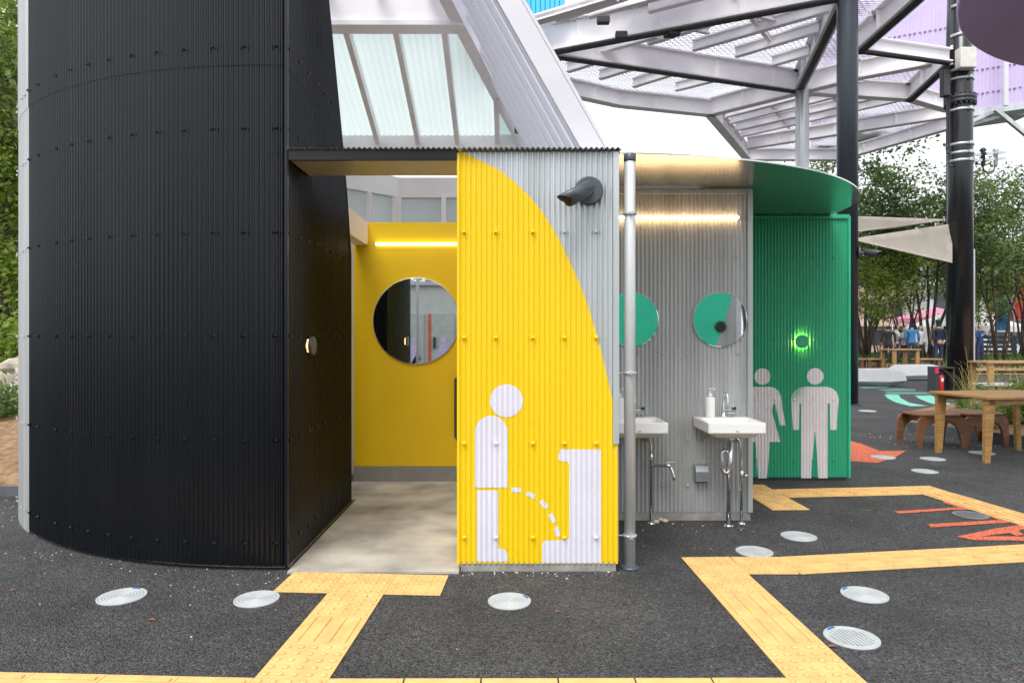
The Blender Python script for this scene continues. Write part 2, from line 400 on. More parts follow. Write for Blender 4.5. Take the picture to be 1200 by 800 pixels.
paint('painted_stripe', cz([(265, 125), (360, 127), (375, 150), (430, 180), (555, 203), (440, 204), (340, 178), (285, 150)]), M_MINT)
paint('painted_stripe', cz([(470, 133), (580, 132), (620, 152), (680, 178), (770, 205), (650, 203), (560, 180), (495, 152)]), M_MINT)
paint('painted_stripe', cz([(268, 108), (575, 110), (578, 124), (290, 124)]), M_MINTD)
paint('painted_stripe', cz([(210, 92), (340, 84), (478, 92), (470, 102), (280, 103)]), M_MINTD)
paint('painted_stripe', cz([(85, 72), (290, 72), (280, 80), (130, 88)]), M_MINTD)
paint('painted_stripe', cz([(590, 222), (700, 224), (760, 238), (640, 240)]), M_MINT)

# gravel and litter lying loose on the asphalt
bm = bmesh.new()
def pebble(bm, x, y, r, z=0.0):
    n = bmesh.new(); bmesh.ops.create_icosphere(n, subdivisions=1, radius=r)
    for v in n.verts: v.co *= random.uniform(0.75, 1.2); v.co.z *= 0.6
    n.transform(Matrix.Translation((x, y, z + r * 0.35)) @ Matrix.Rotation(random.uniform(0, 6), 4, 'Z')); merge(bm, n)
for i in range(70):
    a = random.random(); pebble(bm, -3.6 + a * 2.4 + random.gauss(0, .1), 4.75 - a * 0.75 - abs(random.gauss(0, .25)), random.uniform(.002, .007))
for i in range(80): pebble(bm, -4.6 + random.random() * 1.1, random.uniform(4.8, 6.0), random.uniform(.003, .009))
for i in range(30): pebble(bm, random.uniform(-.3, .7), 4.11 - abs(random.gauss(0, .05)), random.uniform(.003, .009))
for i in range(110): pebble(bm, random.uniform(-3.5, 5.5), random.uniform(2.5, 7.5), random.uniform(.0015, .005))
for i in range(14): pebble(bm, random.uniform(.8, 1.9), 5.2 - abs(random.gauss(0, .15)), random.uniform(.003, .009))
for i in range(120): pebble(bm, random.uniform(5.0, 7.0), random.uniform(8.6, 10.0), random.uniform(.004, .010))
struct(obj('loose_gravel', bm, mat('gravel', (0.55, 0.49, 0.42), 0.9, 0, 0.3, 30), smooth=False), 'stuff')
rnd = random.Random(5); V, Fc = [], []
for i in range(46):
    x, y = (rnd.uniform(-3.5, 4.5), rnd.uniform(2.7, 6.0)) if i < 26 else (rnd.uniform(.75, 2.2), rnd.uniform(4.4, 5.2))
    if -1.4 < x < .7 and y > 4.05 or x < -1.4 and y > 4.2: continue
    a = rnd.uniform(0, 6.3); L = rnd.uniform(.012, .026); k = len(V); c, s_ = math.cos(a), math.sin(a); z = .006
    V += [(x, y, z), (x + c * L - s_ * L * .4, y + s_ * L + c * L * .4, z + .006), (x + c * L * 2, y + s_ * L * 2, z + .002), (x + c * L + s_ * L * .4, y + s_ * L - c * L * .4, z + .005)]; Fc += [(k, k + 1, k + 2), (k, k + 2, k + 3)]
me = bpy.data.meshes.new('fallen_leaves'); me.from_pydata(V, [], Fc); me.materials.append(mat('dry_leaf', (.30, .12, .04), .8, 0, .5, 9))
o = bpy.data.objects.new('fallen_leaves', me); COL.objects.link(o); struct(o, 'stuff')
bm = bmesh.new()
for (u, v, r) in ((768, 611, .022), (772.5, 608.5, .022), (778, 610.5, .024)):
    p = PZ(u, v); pebble(bm, p.x, p.y - .03, r * 1.2)
struct(obj('river_pebbles', bm, mat('pebble_cream', (0.6, 0.5, 0.42), 0.7, 0, 0.3, 30), smooth=True), 'stuff')

# ------------------------------------------------------------------ tactile paving
TS = 0.312
def tile_mesh(kind):
    bm = bmesh.new(); h = TS / 2 - 0.001
    box(bm, -h, h, -h, h, 0.0, 0.006, 0.0012)
    if kind == 'dot':
        for i in range(5):
            for j in range(5):
                lathe(bm, [(0.0165, 0.0058), (0.0125, 0.0115), (0.0075, 0.0128)], 10, (-.125 + i * .0625, -.125 + j * .0625, 0))
    else:
        for i in range(4):
            box(bm, -h + .018, h - .018, -.1125 + i * .075 - .0125, -.1125 + i * .075 + .0125, 0.0045, 0.0130, 0.003)
    me = bpy.data.meshes.new('tile_' + kind); bm.to_mesh(me); bm.free(); me.materials.append(M_TACT); return me
TM = {'dot': tile_mesh('dot'), 'bar': tile_mesh('bar')}
tactile = bpy.data.objects.new('tactile_paving', None); COL.objects.link(tactile); struct(tactile)
def tile(kind, x, y, a):
    o = bpy.data.objects.new('tile', TM[kind]); COL.objects.link(o); o.parent = tactile
    o.location = (x, y, 0.0015 + random.uniform(0, .0012)); o.rotation_euler = (0, 0, a)
def chain(x, y, ang, kinds, bar_rot=0.0):
    for i, k in enumerate(kinds):
        if k: tile(k, x + math.cos(ang) * TS * i, y + math.sin(ang) * TS * i, ang + (PI / 2 if k == 'barx' else 0))
    return x + math.cos(ang) * TS * (len(kinds) - 1), y + math.sin(ang) * TS * (len(kinds) - 1)
a = R(-3.2)
chain(-1.162, 3.93, a, ['dot'] * 3)                               # bar of the T at the doorway
mx, my = -1.162 + math.cos(a) * TS, 3.93 + math.sin(a) * TS
chain(mx + math.sin(a) * TS, my - math.cos(a) * TS, a - PI / 2, ['dot', 'bar', 'dot'])
ex, ey = mx + math.sin(a) * TS * 4, my - math.cos(a) * TS * 4
chain(ex, ey, PI - R(2.5), ['dot'] + ['bar'] * 5)
nx = (1.30 - ex) / math.cos(R(0.2)); n = int(round(nx / TS)); 
for i in range(1, n): tile('bar', ex + nx * i / n, ey + (2.675 - ey) * i / n, 0)
b2 = R(-2)
for i, k in enumerate(['dot', 'dot', 'bar', 'bar', 'dot', 'dot']):
    tile(k, 1.245 - math.sin(b2) * TS * i * 1.0, 4.222 - TS * i, -b2 + (PI / 2 if k == 'bar' else 0))
tile('dot', 1.245 + TS, 4.224, 0)
chain(1.245 + TS * 2 - .016, 4.243, R(8.5), ['bar'] * 8)
chain(2.25, 6.35, R(-88), ['dot', 'dot', 'dot'])
q = chain(2.25 + TS * 1.02, 6.17, R(5.5), ['bar'] * 4 + ['dot'])
chain(q[0] + TS * math.cos(R(-82)), q[1] + TS * math.sin(R(-82)), R(-82), ['bar'] * 6)

# ------------------------------------------------------------------ inspection covers
def cover_mesh(kind):
    bm = bmesh.new(); r = 0.118
    prof = [(r, 0.0), (r, .009), (r * .93, .010), (r * .92, .008)]
    if kind == 'ring':
        for q in (.84, .72, .60, .48, .36, .24, .12): prof += [(r * q, .0082), (r * (q - .01), .0105), (r * (q - .065), .0105), (r * (q - .075), .0082)]
        lathe(bm, prof + [(r * .03, .008)], 32)
    else:
        lathe(bm, prof + [(r * .86, .008), (r * .84, .0105), (r * .80, .0105), (r * .78, .0055), (r * .03, .0055)], 32)
        for i in range(-4, 5):
            x = i * .019; y = math.sqrt(max(0, (r * .74) ** 2 - x * x))
            if y > .012: box(bm, x - .006, x + .006, -y, y, .005, .0105, .001)
    me = bpy.data.meshes.new('cover_' + kind); bm.to_mesh(me); bm.free(); me.materials.append(M_COVER); return me
CMR, CMG = cover_mesh('ring'), cover_mesh('grate'); CMD = CMG.copy(); CMD.materials.clear(); CMD.materials.append(M_COVERD)
for (u, v, me, s, rz, lab, mark) in (
    (143, 699.5, CMR, 1.05, 20, 'grey ringed inspection cover beside the curved black wall', 60),
    (301, 702.5, CMR, 1.0, 0, 'grey ringed inspection cover just left of the doorway tactile paving', None),
    (597, 705, CMR, 0.98, 0, 'grey ringed inspection cover below the yellow panel', 30),
    (1013, 697.5, CMR, 1.02, 0, 'grey ringed inspection cover next to a grated cover', 130),
    (998, 748, CMG, 1.04, 10, 'grey inspection cover with a grid of slots', 110),
    (884, 647, CMG, 1.0, 70, 'grey slotted inspection cover touching the tactile paving edge', None),
    (936, 629, CMR, 1.02, 0, 'pale grey inspection cover in front of the basin wall', None),
    (1137, 604, CMD, 1.05, 0, 'dark inspection cover between the orange ground letters', None),
    (1035, 536, CMR, 1.1, 0, 'pale inspection cover on the orange ground arrow', None),
    (1093, 538, CMR, 1.1, 0, 'pale inspection cover in front of the wooden table', 100),
    (1083.6, 552.5, CMR, 1.05, 0, 'pale inspection cover near the far tactile strip corner', 0),
    (1150.7, 531, CMR, 1.15, 0, 'pale inspection cover under the wooden table', None),
    (1016.6, 481.7, CMR, 1.3, 0, 'pale inspection cover by the foot of the black column', None)):
    p = PZ(u, v)
    t = thing('inspection_cover', lab, 'manhole cover', (p.x, p.y, 0), R(rz), 'round inspection covers in the asphalt')
    o = bpy.data.objects.new('lid', me); COL.objects.link(o); o.parent = t; o.scale = (s, s, 1)
    if mark is not None:
        b = bmesh.new(); pol = []
        for k in range(5): an = R(mark - 12 + 6 * k); pol.append((math.cos(an) * .110 * s, math.sin(an) * .110 * s))
        for k in range(5): an = R(mark + 12 - 6 * k); pol.append((math.cos(an) * .097 * s, math.sin(an) * .097 * s))
        prism(b, pol, .006, .0116); obj('blue_mark', b, M_BLUE, t, world=False)

# ------------------------------------------------------------------ black curved drum
CC, RD = Vector((-1.5, 7.03)), 2.895
A0 = math.asin((-1.36 + 1.5) / RD)
def drum_map(s, z, off):
    a = A0 - s / RD; r = RD + wave(s) + off + .0012 * math.sin(s * 2.3 + z * 1.3)
    return Vector((CC.x + r * math.sin(a), CC.y - r * math.cos(a), z))
drum = thing('black_drum', 'tall curved black corrugated restroom drum with a flat side wall', 'building', (-1.36, 4.13, 0))
S_SILV = 2.305; ZB, ZSEAM, ZT = 0.03, 3.06, 5.3
LAPS = [.004, PITCH * 5.25, PITCH * 27.25, PITCH * 49.25, S_SILV]
for i in range(4):
    e_ = LAPS[i + 1] + (.03 if i < 3 else 0)
    obj('lower_sheet', grid_sheet(bmesh.new(), LAPS[i], e_, ZB + .002 * (i % 2), ZSEAM + .04, drum_map, off=-.0018 * (i - 3)), M_BLACK, drum)
    obj('upper_sheet', grid_sheet(bmesh.new(), LAPS[i], e_, ZSEAM, ZT, drum_map, off=.0032 - .0018 * (i - 3)), M_BLACK, drum)
obj('silver_lower_sheet', grid_sheet(bmesh.new(), S_SILV - .01, S_SILV + 2.2, ZB - .02, ZSEAM + .04, drum_map, off=.003, div=6), M_GALVD, drum, label='unpainted silver end of the curved wall')
obj('silver_upper_sheet', grid_sheet(bmesh.new(), S_SILV - .01, S_SILV + 2.2, ZSEAM, ZT, drum_map, off=.007, div=6), M_GALVD, drum)
def side_map(s, z, off):                                          # faces +X
    return Vector((-1.362 + wave(s) + off + .001 * math.sin(s * 4 + z), 4.132 + s, z))
poly = [(0.0, ZB), (1.61, ZB), (1.61, 2.1), (1.46, 2.6), (1.36, 2.85), (1.28, 3.06), (0.0, 3.06)]
obj('side_sheet', poly_sheet(bmesh.new(), poly, side_map), M_BLACK, drum)
obj('side_upper_sheet', poly_sheet(bmesh.new(), [(0, 3.03), (1.285, 3.03), (.91, 3.9), (.35, 5.3), (0, 5.3)], side_map, off=.004), M_BLACK, drum)
bm = bmesh.new(); box(bm, -1.372, -1.352, 4.112, 4.132, ZB, ZT, .002); obj('corner_trim', bm, M_BLACK, drum)
bm = bmesh.new(); tube(bm, [(-1.362, 5.745, ZB), (-1.362, 5.745, 2.1), (-1.362, 5.595, 2.6), (-1.362, 5.495, 2.85), (-1.362, 5.415, 3.06), (-1.362, 5.04, 3.9), (-1.362, 4.48, 5.3)], .012, 6)
obj('edge_trim', bm, M_BLACK, drum)
bm = bmesh.new()
pts = [drum_map(S_SILV * k / 24.0, 0, -.07) for k in range(25)]
inn = [drum_map(S_SILV * k / 24.0, 0, -.14) for k in range(25)]
prism(bm, [(p.x, p.y) for p in pts] + [(p.x, p.y) for p in inn[::-1]], 0, .09); obj('plinth', bm, M_PLINTH, drum)
bm = bmesh.new(); box(bm, -1.50, -1.372, 4.26, 5.74, 0, .095); obj('side_plinth', bm, M_PLINTH, drum)
# thin galvanised stud standing hidden inside the shell's front corner
bm = bmesh.new(); tube(bm, [(-1.40, 4.2, .06), (-1.40, 4.2, 5.2)], .012, 6); obj('inner_stud', bm, M_GALV, drum)
bm = bmesh.new()
rows = [1.42 + (394 - v) / 193.7 for v in (55, 150, 272, 393.7, 516, 637)] + [4.0, 4.55]
for z in rows:
    for k in range(0, 12):
        s = (2 + 6 * k) * PITCH + (PITCH * 3 if k > 9 else 0)
        if s < S_SILV - .03:
            p = drum_map(s, z, .006 if z < ZSEAM else .012); a = A0 - s / RD
            screw(bm, p, (math.sin(a), -math.cos(a), 0))
    for k in range(8):
        s = (1 + 6 * k) * PITCH
        zl = 5.6 - s * 2.36 if s > .9 else 9
        if s < 1.58 and (z < 2.05 or z < zl): screw(bm, side_map(s, z, .003 if z < ZSEAM else .007), (1, 0, 0))
sc = obj('screw_caps', bm, M_BLACK, drum); struct(sc, 'stuff')
bm = bmesh.new()
for z in rows:
    for s in (S_SILV + .09, S_SILV + .16, S_SILV + .42, S_SILV + .6):
        s = round(s / PITCH) * PITCH; a = A0 - s / RD; screw(bm, drum_map(s, z, .009), (math.sin(a), -math.cos(a), 0))
struct(obj('silver_screw_caps', bm, M_GALV, drum), 'stuff')

# ------------------------------------------------------------------ concrete doorway floor
bm = bmesh.new()
prism(bm, [(-1.345, 4.085), (-.318, 4.085), (-.318, 6.0), (.6, 6.0), (.6, 6.62), (-2.3, 6.62), (-2.3, 5.9), (-1.345, 5.9)], 0, .014)
struct(obj('doorway_floor', bm, M_CONC))

# ------------------------------------------------------------------ yellow and silver front block
YF = 4.125; XL, XR = -.32, .640; ZTOP = 2.535
blk = thing('yellow_front_block', 'corrugated cabin wall with a yellow quarter arc and urinal pictogram', 'building', (.16, YF, 0))
def px2s(u, v, d, x0): return ((u - CX) / F * d - x0, H - (v - CY) / F * d)
fm = flat_map(XL, YF)
ctl = [(538, 176), (545, 180), (560, 187), (590, 203), (622, 232), (645, 263), (670, 311), (691, 364), (709, 430), (719, 478), (723, 515), (723.6, 540)]
def catmull(c, n=6):
    out = []
    for i in range(len(c) - 1):
        p0, p1, p2, p3 = c[max(i - 1, 0)], c[i], c[i + 1], c[min(i + 2, len(c) - 1)]
        for k in range(n):
            t = k / n
            out.append(tuple(0.5 * (2 * p1[j] + (p2[j] - p0[j]) * t + (2 * p0[j] - 5 * p1[j] + 4 * p2[j] - p3[j]) * t * t + (3 * p1[j] - p0[j] - 3 * p2[j] + p3[j]) * t ** 3) for j in range(2)))
    return out + [c[-1]]
arc = [px2s(u, v, YF, XL) for u, v in catmull(ctl)]
W = XR - XL; Z0 = H - (660 - CY) / F * YF
arc = [(min(max(s, 0.0), W), min(z, ZTOP)) for s, z in arc]; arc[0] = (0, ZTOP)
ypoly = [(0, Z0)] + [(W, Z0), (W, arc[-1][1])] + arc[::-1][1:]
obj('yellow_sheet', poly_sheet(bmesh.new(), ypoly, fm), M_YEL, blk)
spoly = arc[:-1] + [(W, arc[-1][1]), (W, ZTOP)]
obj('silver_sheet', poly_sheet(bmesh.new(), spoly, fm), M_GALV, blk, label='bare silver corner of the corrugated front')
bm = bmesh.new(); box(bm, XL - .012, XL + .004, YF - .012, YF + .05, Z0, ZTOP - .01, .002); obj('edge_trim', bm, M_YEL, blk)
bm = bmesh.new(); box(bm, XR - .03, XR + .006, YF - .012, YF - .002, H - (520 - CY) / F * YF, ZTOP - .002, .002); obj('corner_trim', bm, M_GALV, blk)
bm = bmesh.new(); grid_sheet(bm, 0, 1.15, .06, 2.55, lambda s, z, o: Vector((XR + wave(s) + o, YF + s, z))); obj('right_return_sheet', bm, M_GALVD, blk)
bm = bmesh.new(); box(bm, XL - .004, XL + .04, YF + .05, 6.62, .02, 2.5); obj('left_return_wall', bm, M_YWALL, blk)
bm = bmesh.new(); box(bm, XL + .01, XR - .012, YF + .004, YF + .15, 0, .062); obj('plinth', bm, M_PLINTH, blk)
def pictogram(name, polys, d, x0, mp, m, parent, off=.0016):
    bm = bmesh.new()
    for pl in polys: poly_sheet(bm, [px2s(u, v, d, x0) for u, v in pl], mp, off=off)
    return obj(name, bm, m, parent)
def c4(pts): return [(530 + x / 3.2, 430 + y / 3.2) for x, y in pts]
def arcpts(cx, cy, r, a0, a1, n=12): return [(cx + r * math.cos(R(a0 + (a1 - a0) * k / n)), cy + r * math.sin(R(a0 + (a1 - a0) * k / n))) for k in range(n + 1)]
man = [c4(circle_poly((203, 126), 62)), c4([(85, 451), (208, 451)] + arcpts(146.5, 243, 61.5, 0, -180, 24)),
       c4([(92, 461), (173, 461), (173, 679)] + arcpts(182, 706, 27, -90, 0, 8) + [(209, 728), (92, 728)])]
pictogram('standing_figure', man, YF, XL, fm, M_PICT, blk)
pictogram('urinal_shape', [c4([(404, 308), (557, 308), (557, 733), (337, 733), (337, 657), (343, 650), (428, 646), (438, 636), (438, 364), (430, 353), (412, 353)] + arcpts(415, 336, 18, 90, 200, 8))], YF, XL, fm, M_PICT, blk)
dash = []
for (x, y, an) in ((240, 460, 4), (295, 479, 24), (343, 514, 46), (375, 565, 62), (393, 616, 74)):
    c, s = math.cos(R(an)), math.sin(R(an)); dash.append(c4([(x + c * p - s * q, y + s * p + c * q) for p, q in ((-18, -9), (18, -9), (18, 9), (-18, 9))]))
for dd in dash: pictogram('dash_mark', [dd], YF, XL, fm, M_PICT, blk)
inman = lambda u, v: (556 < u < 595 and 515 < v < 571) or (559 < u < 584.5 and 573 < v < 658) or (667 < u < 704 and v > 527)
for nm, m in (('yellow_screw_caps', M_YEL), ('silver_screw_caps', M_GALV), ('white_screw_caps', M_PICT)):
    bm = bmesh.new(); cnt = 0
    for v in (272, 395.5, 519, 629):
        for u in (545, 583, 621.5, 660, 699):
            s, z = px2s(u, v, YF, XL); s = round(s / PITCH) * PITCH
            bound = min(arc, key=lambda q: abs(q[1] - z))[0] if z > arc[-1][1] else 9
            kind = 'silver' if s > bound + .01 else ('white' if inman(u, v) else 'yellow')
            if nm.startswith(kind): screw(bm, fm(s, z, .003), (0, -1, 0), w=.0135, h=.012)
    struct(obj(nm, bm, m, blk), 'stuff')
# roof sheet whose wavy end shows above the doorway, fascia and soffit
def roofmap(x0):
    return lambda s, y, off: Vector((x0 + s, y, 2.547 + wave(s) + off))
rf = thing('porch_roof', 'thin flat corrugated roof with black fascia over the doorway', 'roof', (-.36, YF, 2.47))
bm = bmesh.new(); grid_sheet(bm, 0, 1.04, 4.085, 4.56, roofmap(-1.36)); grid_sheet(bm, 0, 1.04, 4.085, 4.56, roofmap(-1.36), off=-.003); obj('roof_sheet', bm, M_GALVD, rf)
bm = bmesh.new(); grid_sheet(bm, 0, .98, 4.085, 6.6, roofmap(-.32)); grid_sheet(bm, 0, .98, 4.085, 6.6, roofmap(-.32), off=-.003); obj('block_roof_sheet', bm, M_GALVD, rf)
bm = bmesh.new(); box(bm, -1.345, XL - .014, 4.105, 4.125, 2.478, 2.538, .002); obj('fascia', bm, M_BLACK, rf)
bm = bmesh.new(); box(bm, -1.345, XL - .014, 4.127, 4.53, 2.485, 2.505, .001); obj('soffit', bm, mat('dull_steel_soffit', (.52, .50, .46), .38, .45, .06, 4), rf)

# ------------------------------------------------------------------ wash alcove wall
YA = 5.27
alc = thing('wash_wall', 'grey corrugated wall of the open hand washing alcove', 'wall', (1.24, YA, 0))
am = flat_map(.655, YA)
XA = 1.842
obj('wall_sheet', grid_sheet(bmesh.new(), 0, XA - .655, .065, 2.56, am), M_GALVD, alc)
bm = bmesh.new(); grid_sheet(bm, 0, 1.42, .065, 2.56, lambda s, z, o: Vector((XA + wave(s), YA + s, z))); obj('side_sheet', bm, M_GALVD, alc)
bm = bmesh.new(); box(bm, XA - .024, XA + .012, YA - .016, YA - .006, .065, 2.55, .002); obj('corner_trim', bm, M_GALV, alc)
bm = bmesh.new(); box(bm, .66, XA, YA + .002, YA + .15, 0, .07); obj('plinth', bm, M_PLINTH, alc)
bm = bmesh.new(); box(bm, .66, XA - .03, YA - .02, YA - .0065, 2.515, 2.545, .002); obj('top_rail', bm, M_GALVD, alc)
bm = bmesh.new()
for z, du in ((2.03, (733, 804, 832, 862)), (1.29, (748, 776, 806, 862)), (.62, (806,)), (.27, (750, 776, 806, 832))):
    for u in du:
        s = round(((u - CX) / F * YA - .655) / PITCH) * PITCH; screw(bm, am(s, z, .003), (0, -1, 0))
struct(obj('screw_caps', bm, M_GALV, alc), 'stuff')
# vent hood
p = P(821, 553, YA - .02)
bm = bmesh.new(); hw, hh = .048, .062
prof = [(0, hh), (-.045, hh - .008), (-.066, hh - .05), (-.07, -hh), (-.062, -hh), (-.0, -hh)]
slab(bm, [(p.x - hw, YA - .004 + y, p.z + z) for y, z in prof], (2 * hw, 0, 0)); obj('vent_hood', bm, mat('hood_steel', (.45, .47, .5), .3, .9, .05, 5), alc)
bm = bmesh.new(); box(bm, p.x - hw + .006, p.x + hw - .006, YA - .064, YA - .012, p.z - hh - .012, p.z - hh); obj('vent_mouth', bm, M_DARK, alc)

# ------------------------------------------------------------------ green block
YG = 6.72; XG0, XG1 = 1.856, 3.318
grn = thing('green_block', 'green corrugated restroom block with man and woman pictograms', 'building', (2.6, YG, 0))
gm = flat_map(XG0, YG)
obj('front_sheet', grid_sheet(bmesh.new(), 0, XG1 - XG0, .035, 2.62, gm), M_GREEN, grn)
bm = bmesh.new(); grid_sheet(bm, 0, 2.0, .035, 2.62, lambda s, z, o: Vector((XG1 + wave(s), YG + s, z)), div=6); obj('right_sheet', bm, M_GREEN, grn)
bm = bmesh.new(); box(bm, XG1 - .012, XG1 + .01, YG - .014, YG + .01, .035, 2.6, .002); obj('corner_trim', bm, mat('bright_green_trim', (0.02, 0.48, 0.27), .45), grn)
bm = bmesh.new(); box(bm, XG0, XG1 - .02, YG + .01, YG + .15, 0, .05); obj('plinth', bm, M_DARK, grn)
bm = bmesh.new(); box(bm, XG0, XG1 - .02, YG - .022, YG - .0065, 2.575, 2.60, .002); obj('top_rail', bm, M_GREEN, grn)
def c6(pts): return [(870 + x / 4.0, 380 + y / 4.0) for x, y in pts]
manp = [c6(circle_poly((341, 243), 39)), c6([(228, 350), (232, 330), (242, 313), (258, 300), (282, 292), (398, 292), (422, 300), (438, 313), (448, 330), (452, 352), (440, 494), (411, 494), (409, 372), (401, 368), (400, 720), (356, 720), (342, 505), (337, 505), (322, 720), (274, 720), (276, 368), (268, 372), (266, 494), (238, 494)])]
pictogram('man_figure', manp, YG, XG0, gm, M_PICTG, grn)
right = [(128, 292), (152, 297), (170, 312), (180, 335), (201, 472), (177, 474), (152, 372), (147, 368), (137, 405), (178, 550), (128, 550), (115, 720)]
wl = [(188 - x, y) for x, y in right[::-1]]
minu = (XG0 * F / YG + CX - 870) * 4 + .5
body = [(max(x, minu), y) for x, y in right + wl]
wom = [c6(circle_poly((94, 244), 39))]
bm = bmesh.new(); poly_sheet(bm, [px2s(u, v, YG, XG0) for u, v in wom[0]], gm, off=.0016)
# the figure's left side runs round behind the alcove corner, so it is cut at the sheet's edge
n = bmesh.new(); f = n.faces.new([n.verts.new((px2s(u, v, YG, XG0)[0], 0, px2s(u, v, YG, XG0)[1])) for u, v in c6(right + wl)]); f.normal_update()
bmesh.ops.triangulate(n, faces=[f], ngon_method='EAR_CLIP')
bmesh.ops.bisect_plane(n, geom=n.verts[:] + n.edges[:] + n.faces[:], plane_co=(.002, 0, 0), plane_no=(1, 0, 0), clear_inner=True)
st = PITCH / 8; k = 1
while k * st < .95:
    bmesh.ops.bisect_plane(n, geom=n.verts[:] + n.edges[:] + n.faces[:], plane_co=(k * st, 0, 0), plane_no=(1, 0, 0), dist=1e-6); k += 1
for v in n.verts: v.co = gm(v.co.x, v.co.z, .0016)
for g_ in n.faces: g_.smooth = True
merge(bm, n); obj('woman_figure', bm, M_PICTG, grn)
def in_poly(x, y, pl):
    c_ = False
    for i in range(len(pl)):
        (x0, y0), (x1, y1) = pl[i - 1], pl[i]
        if (y0 > y) != (y1 > y) and x < (x1 - x0) * (y - y0) / (y1 - y0) + x0: c_ = not c_
    return c_
bm = bmesh.new(); bm2 = bmesh.new()
for z in (2.2, 1.39, .80, .20):
    for k in range(1, 8):
        s = (6 * k - 1) * PITCH
        u_, v_ = ((XG0 + s) / YG * F + CX - 870) * 4, ((H - z) / YG * F + CY - 380) * 4
        onfig = z < 1.0 and any(in_poly(u_, v_, pl) for pl in (right + wl, [((a_ - 870) * 4, (b_ - 380) * 4) for a_, b_ in manp[1]]))
        screw(bm2 if onfig else bm, gm(s, z, .002), (0, -1, 0))
struct(obj('screw_caps', bm, M_GREEN, grn), 'stuff'); struct(obj('pale_screw_caps', bm2, M_PICTG, grn), 'stuff')

# ------------------------------------------------------------------ curved roof over alcove and green block
def zr(y): return 2.537 + (y - 4.19) * .03
croof = thing('curved_roof', 'thin curved steel roof with polished underside over the wash alcove', 'roof', (1.24, YA, 2.5))
bm = bmesh.new(); pol = []
for k in range(49):
    a = R(-88 + 128 * k / 48); pol.append((.55 + 2.58 * math.cos(a), 6.76 + 2.58 * math.sin(a)))
pol += [(.66, 8.4)]
pol[0] = (.66, pol[0][1])
lo = [bm.verts.new((x, y, zr(y))) for x, y in pol]; hi = [bm.verts.new((x, y, zr(y) + .010)) for x, y in pol]
bm.faces.new(lo[::-1]); bm.faces.new(hi)
for i in range(len(pol)): bm.faces.new((lo[i], lo[(i + 1) % len(pol)], hi[(i + 1) % len(pol)], hi[i]))
bmesh.ops.recalc_face_normals(bm, faces=bm.faces[:]); obj('roof_plate', bm, M_SOFFIT, croof)

# ------------------------------------------------------------------ yellow room: back wall, baseboard, beam, jamb
yw = thing('yellow_back_wall', 'smooth yellow wall at the back of the doorway with grey skirting', 'wall', (-.8, 6.62, 0))
bm = bmesh.new(); box(bm, -1.535, -.02, 6.625, 6.72, .16, 2.525, .002); obj('panel', bm, M_YWALL, yw)
bm = bmesh.new(); box(bm, -1.535, -.02, 6.620, 6.72, 0, .157, .001); obj('skirting', bm, M_BASEB, yw)
bm = bmesh.new(); box(bm, -1.52, -1.395, 5.76, 6.615, 2.30, 2.52, .003); obj('cream_beam', bm, M_CREAM, yw)
jw = thing('white_side_wall', 'white framed side wall behind the black wall edge', 'wall', (-1.9, 7.0, 0))
bm = bmesh.new(); box(bm, -2.6, -1.56, 6.98, 7.03, .02, 2.6); obj('board', bm, M_CREAM, jw)
bm = bmesh.new(); box(bm, -1.66, -1.56, 6.93, 6.978, .02, 2.6, .004); obj('post', bm, M_WHITE, jw)
bm = bmesh.new(); box(bm, -2.6, -1.662, 6.94, 6.978, 1.55, 1.62, .004); obj('rail', bm, M_WHITE, jw)
# oblong handle
hd = thing('door_handle', 'long dark oblong handle on the yellow wall', 'handle', (-.53, 6.6, .45))
bm = bmesh.new()
z0, z1, xh = H - (516 - CY) / F * 6.56, H - (440 - CY) / F * 6.56, -.505
tube(bm, [(xh - .0, 6.57, z0 + .03), (xh - .02, 6.565, z0 + .005), (xh - .04, 6.565, z0 + .04), (xh - .04, 6.565, z1 - .04), (xh - .02, 6.565, z1 - .005), (xh, 6.57, z1 - .03), (xh, 6.57, z0 + .03)], .012, 8); obj('rim', bm, M_DGREY, hd)
bm = bmesh.new(); box(bm, xh - .036, xh + .06, 6.575, 6.622, z0 + .02, z1 - .02, .012); obj('backplate', bm, M_DARK, hd)

# ------------------------------------------------------------------ lantern: white frames, glazed slope, white ribbed slope
lan = thing('glazed_roof', 'white framed sloping roof glazed with translucent ribbed sheets', 'roof', (-.9, 7.6, 2.6))
def zl(y): return 3.57 + (7.5 - y) * .40
XLN = [-2.35, -1.91, -1.47, -1.03, -.60]
def beamp(bm, p0, p1, w, h):
    p0, p1 = Vector(p0), Vector(p1); t = (p1 - p0).normalized(); a, b = frame_of(t)
    vs = []
    for p in (p0, p1):
        for sx, sy in ((-1, -1), (1, -1), (1, 1), (-1, 1)): vs.append(bm.verts.new(p + a * w / 2 * sx + b * h / 2 * sy))
    fs = [bm.faces.new([vs[i] for i in q]) for q in ((0, 1, 2, 3), (7, 6, 5, 4), (0, 4, 5, 1), (1, 5, 6, 2), (2, 6, 7, 3), (3, 7, 4, 0))]
    bmesh.ops.recalc_face_normals(bm, faces=fs); return bm
xs = XLN + [-.16, .14]
hipx = lambda y: .12 - (7.5 - y) * .37
for x in XLN: obj('rafter', beamp(bmesh.new(), (x, 7.5, zl(7.5)), (x, 6.0, zl(6.0)), .05, .10), M_FRAME, lan)
obj('rafter', beamp(bmesh.new(), (-.16, 7.5, zl(7.5)), (-.16, 6.75, zl(6.75)), .05, .10), M_FRAME, lan)
obj('hip_rafter', beamp(bmesh.new(), (.13, 7.5, zl(7.5) - .02), (hipx(5.4), 5.4, zl(5.4) - .02), .11, .13), M_FRAME, lan)
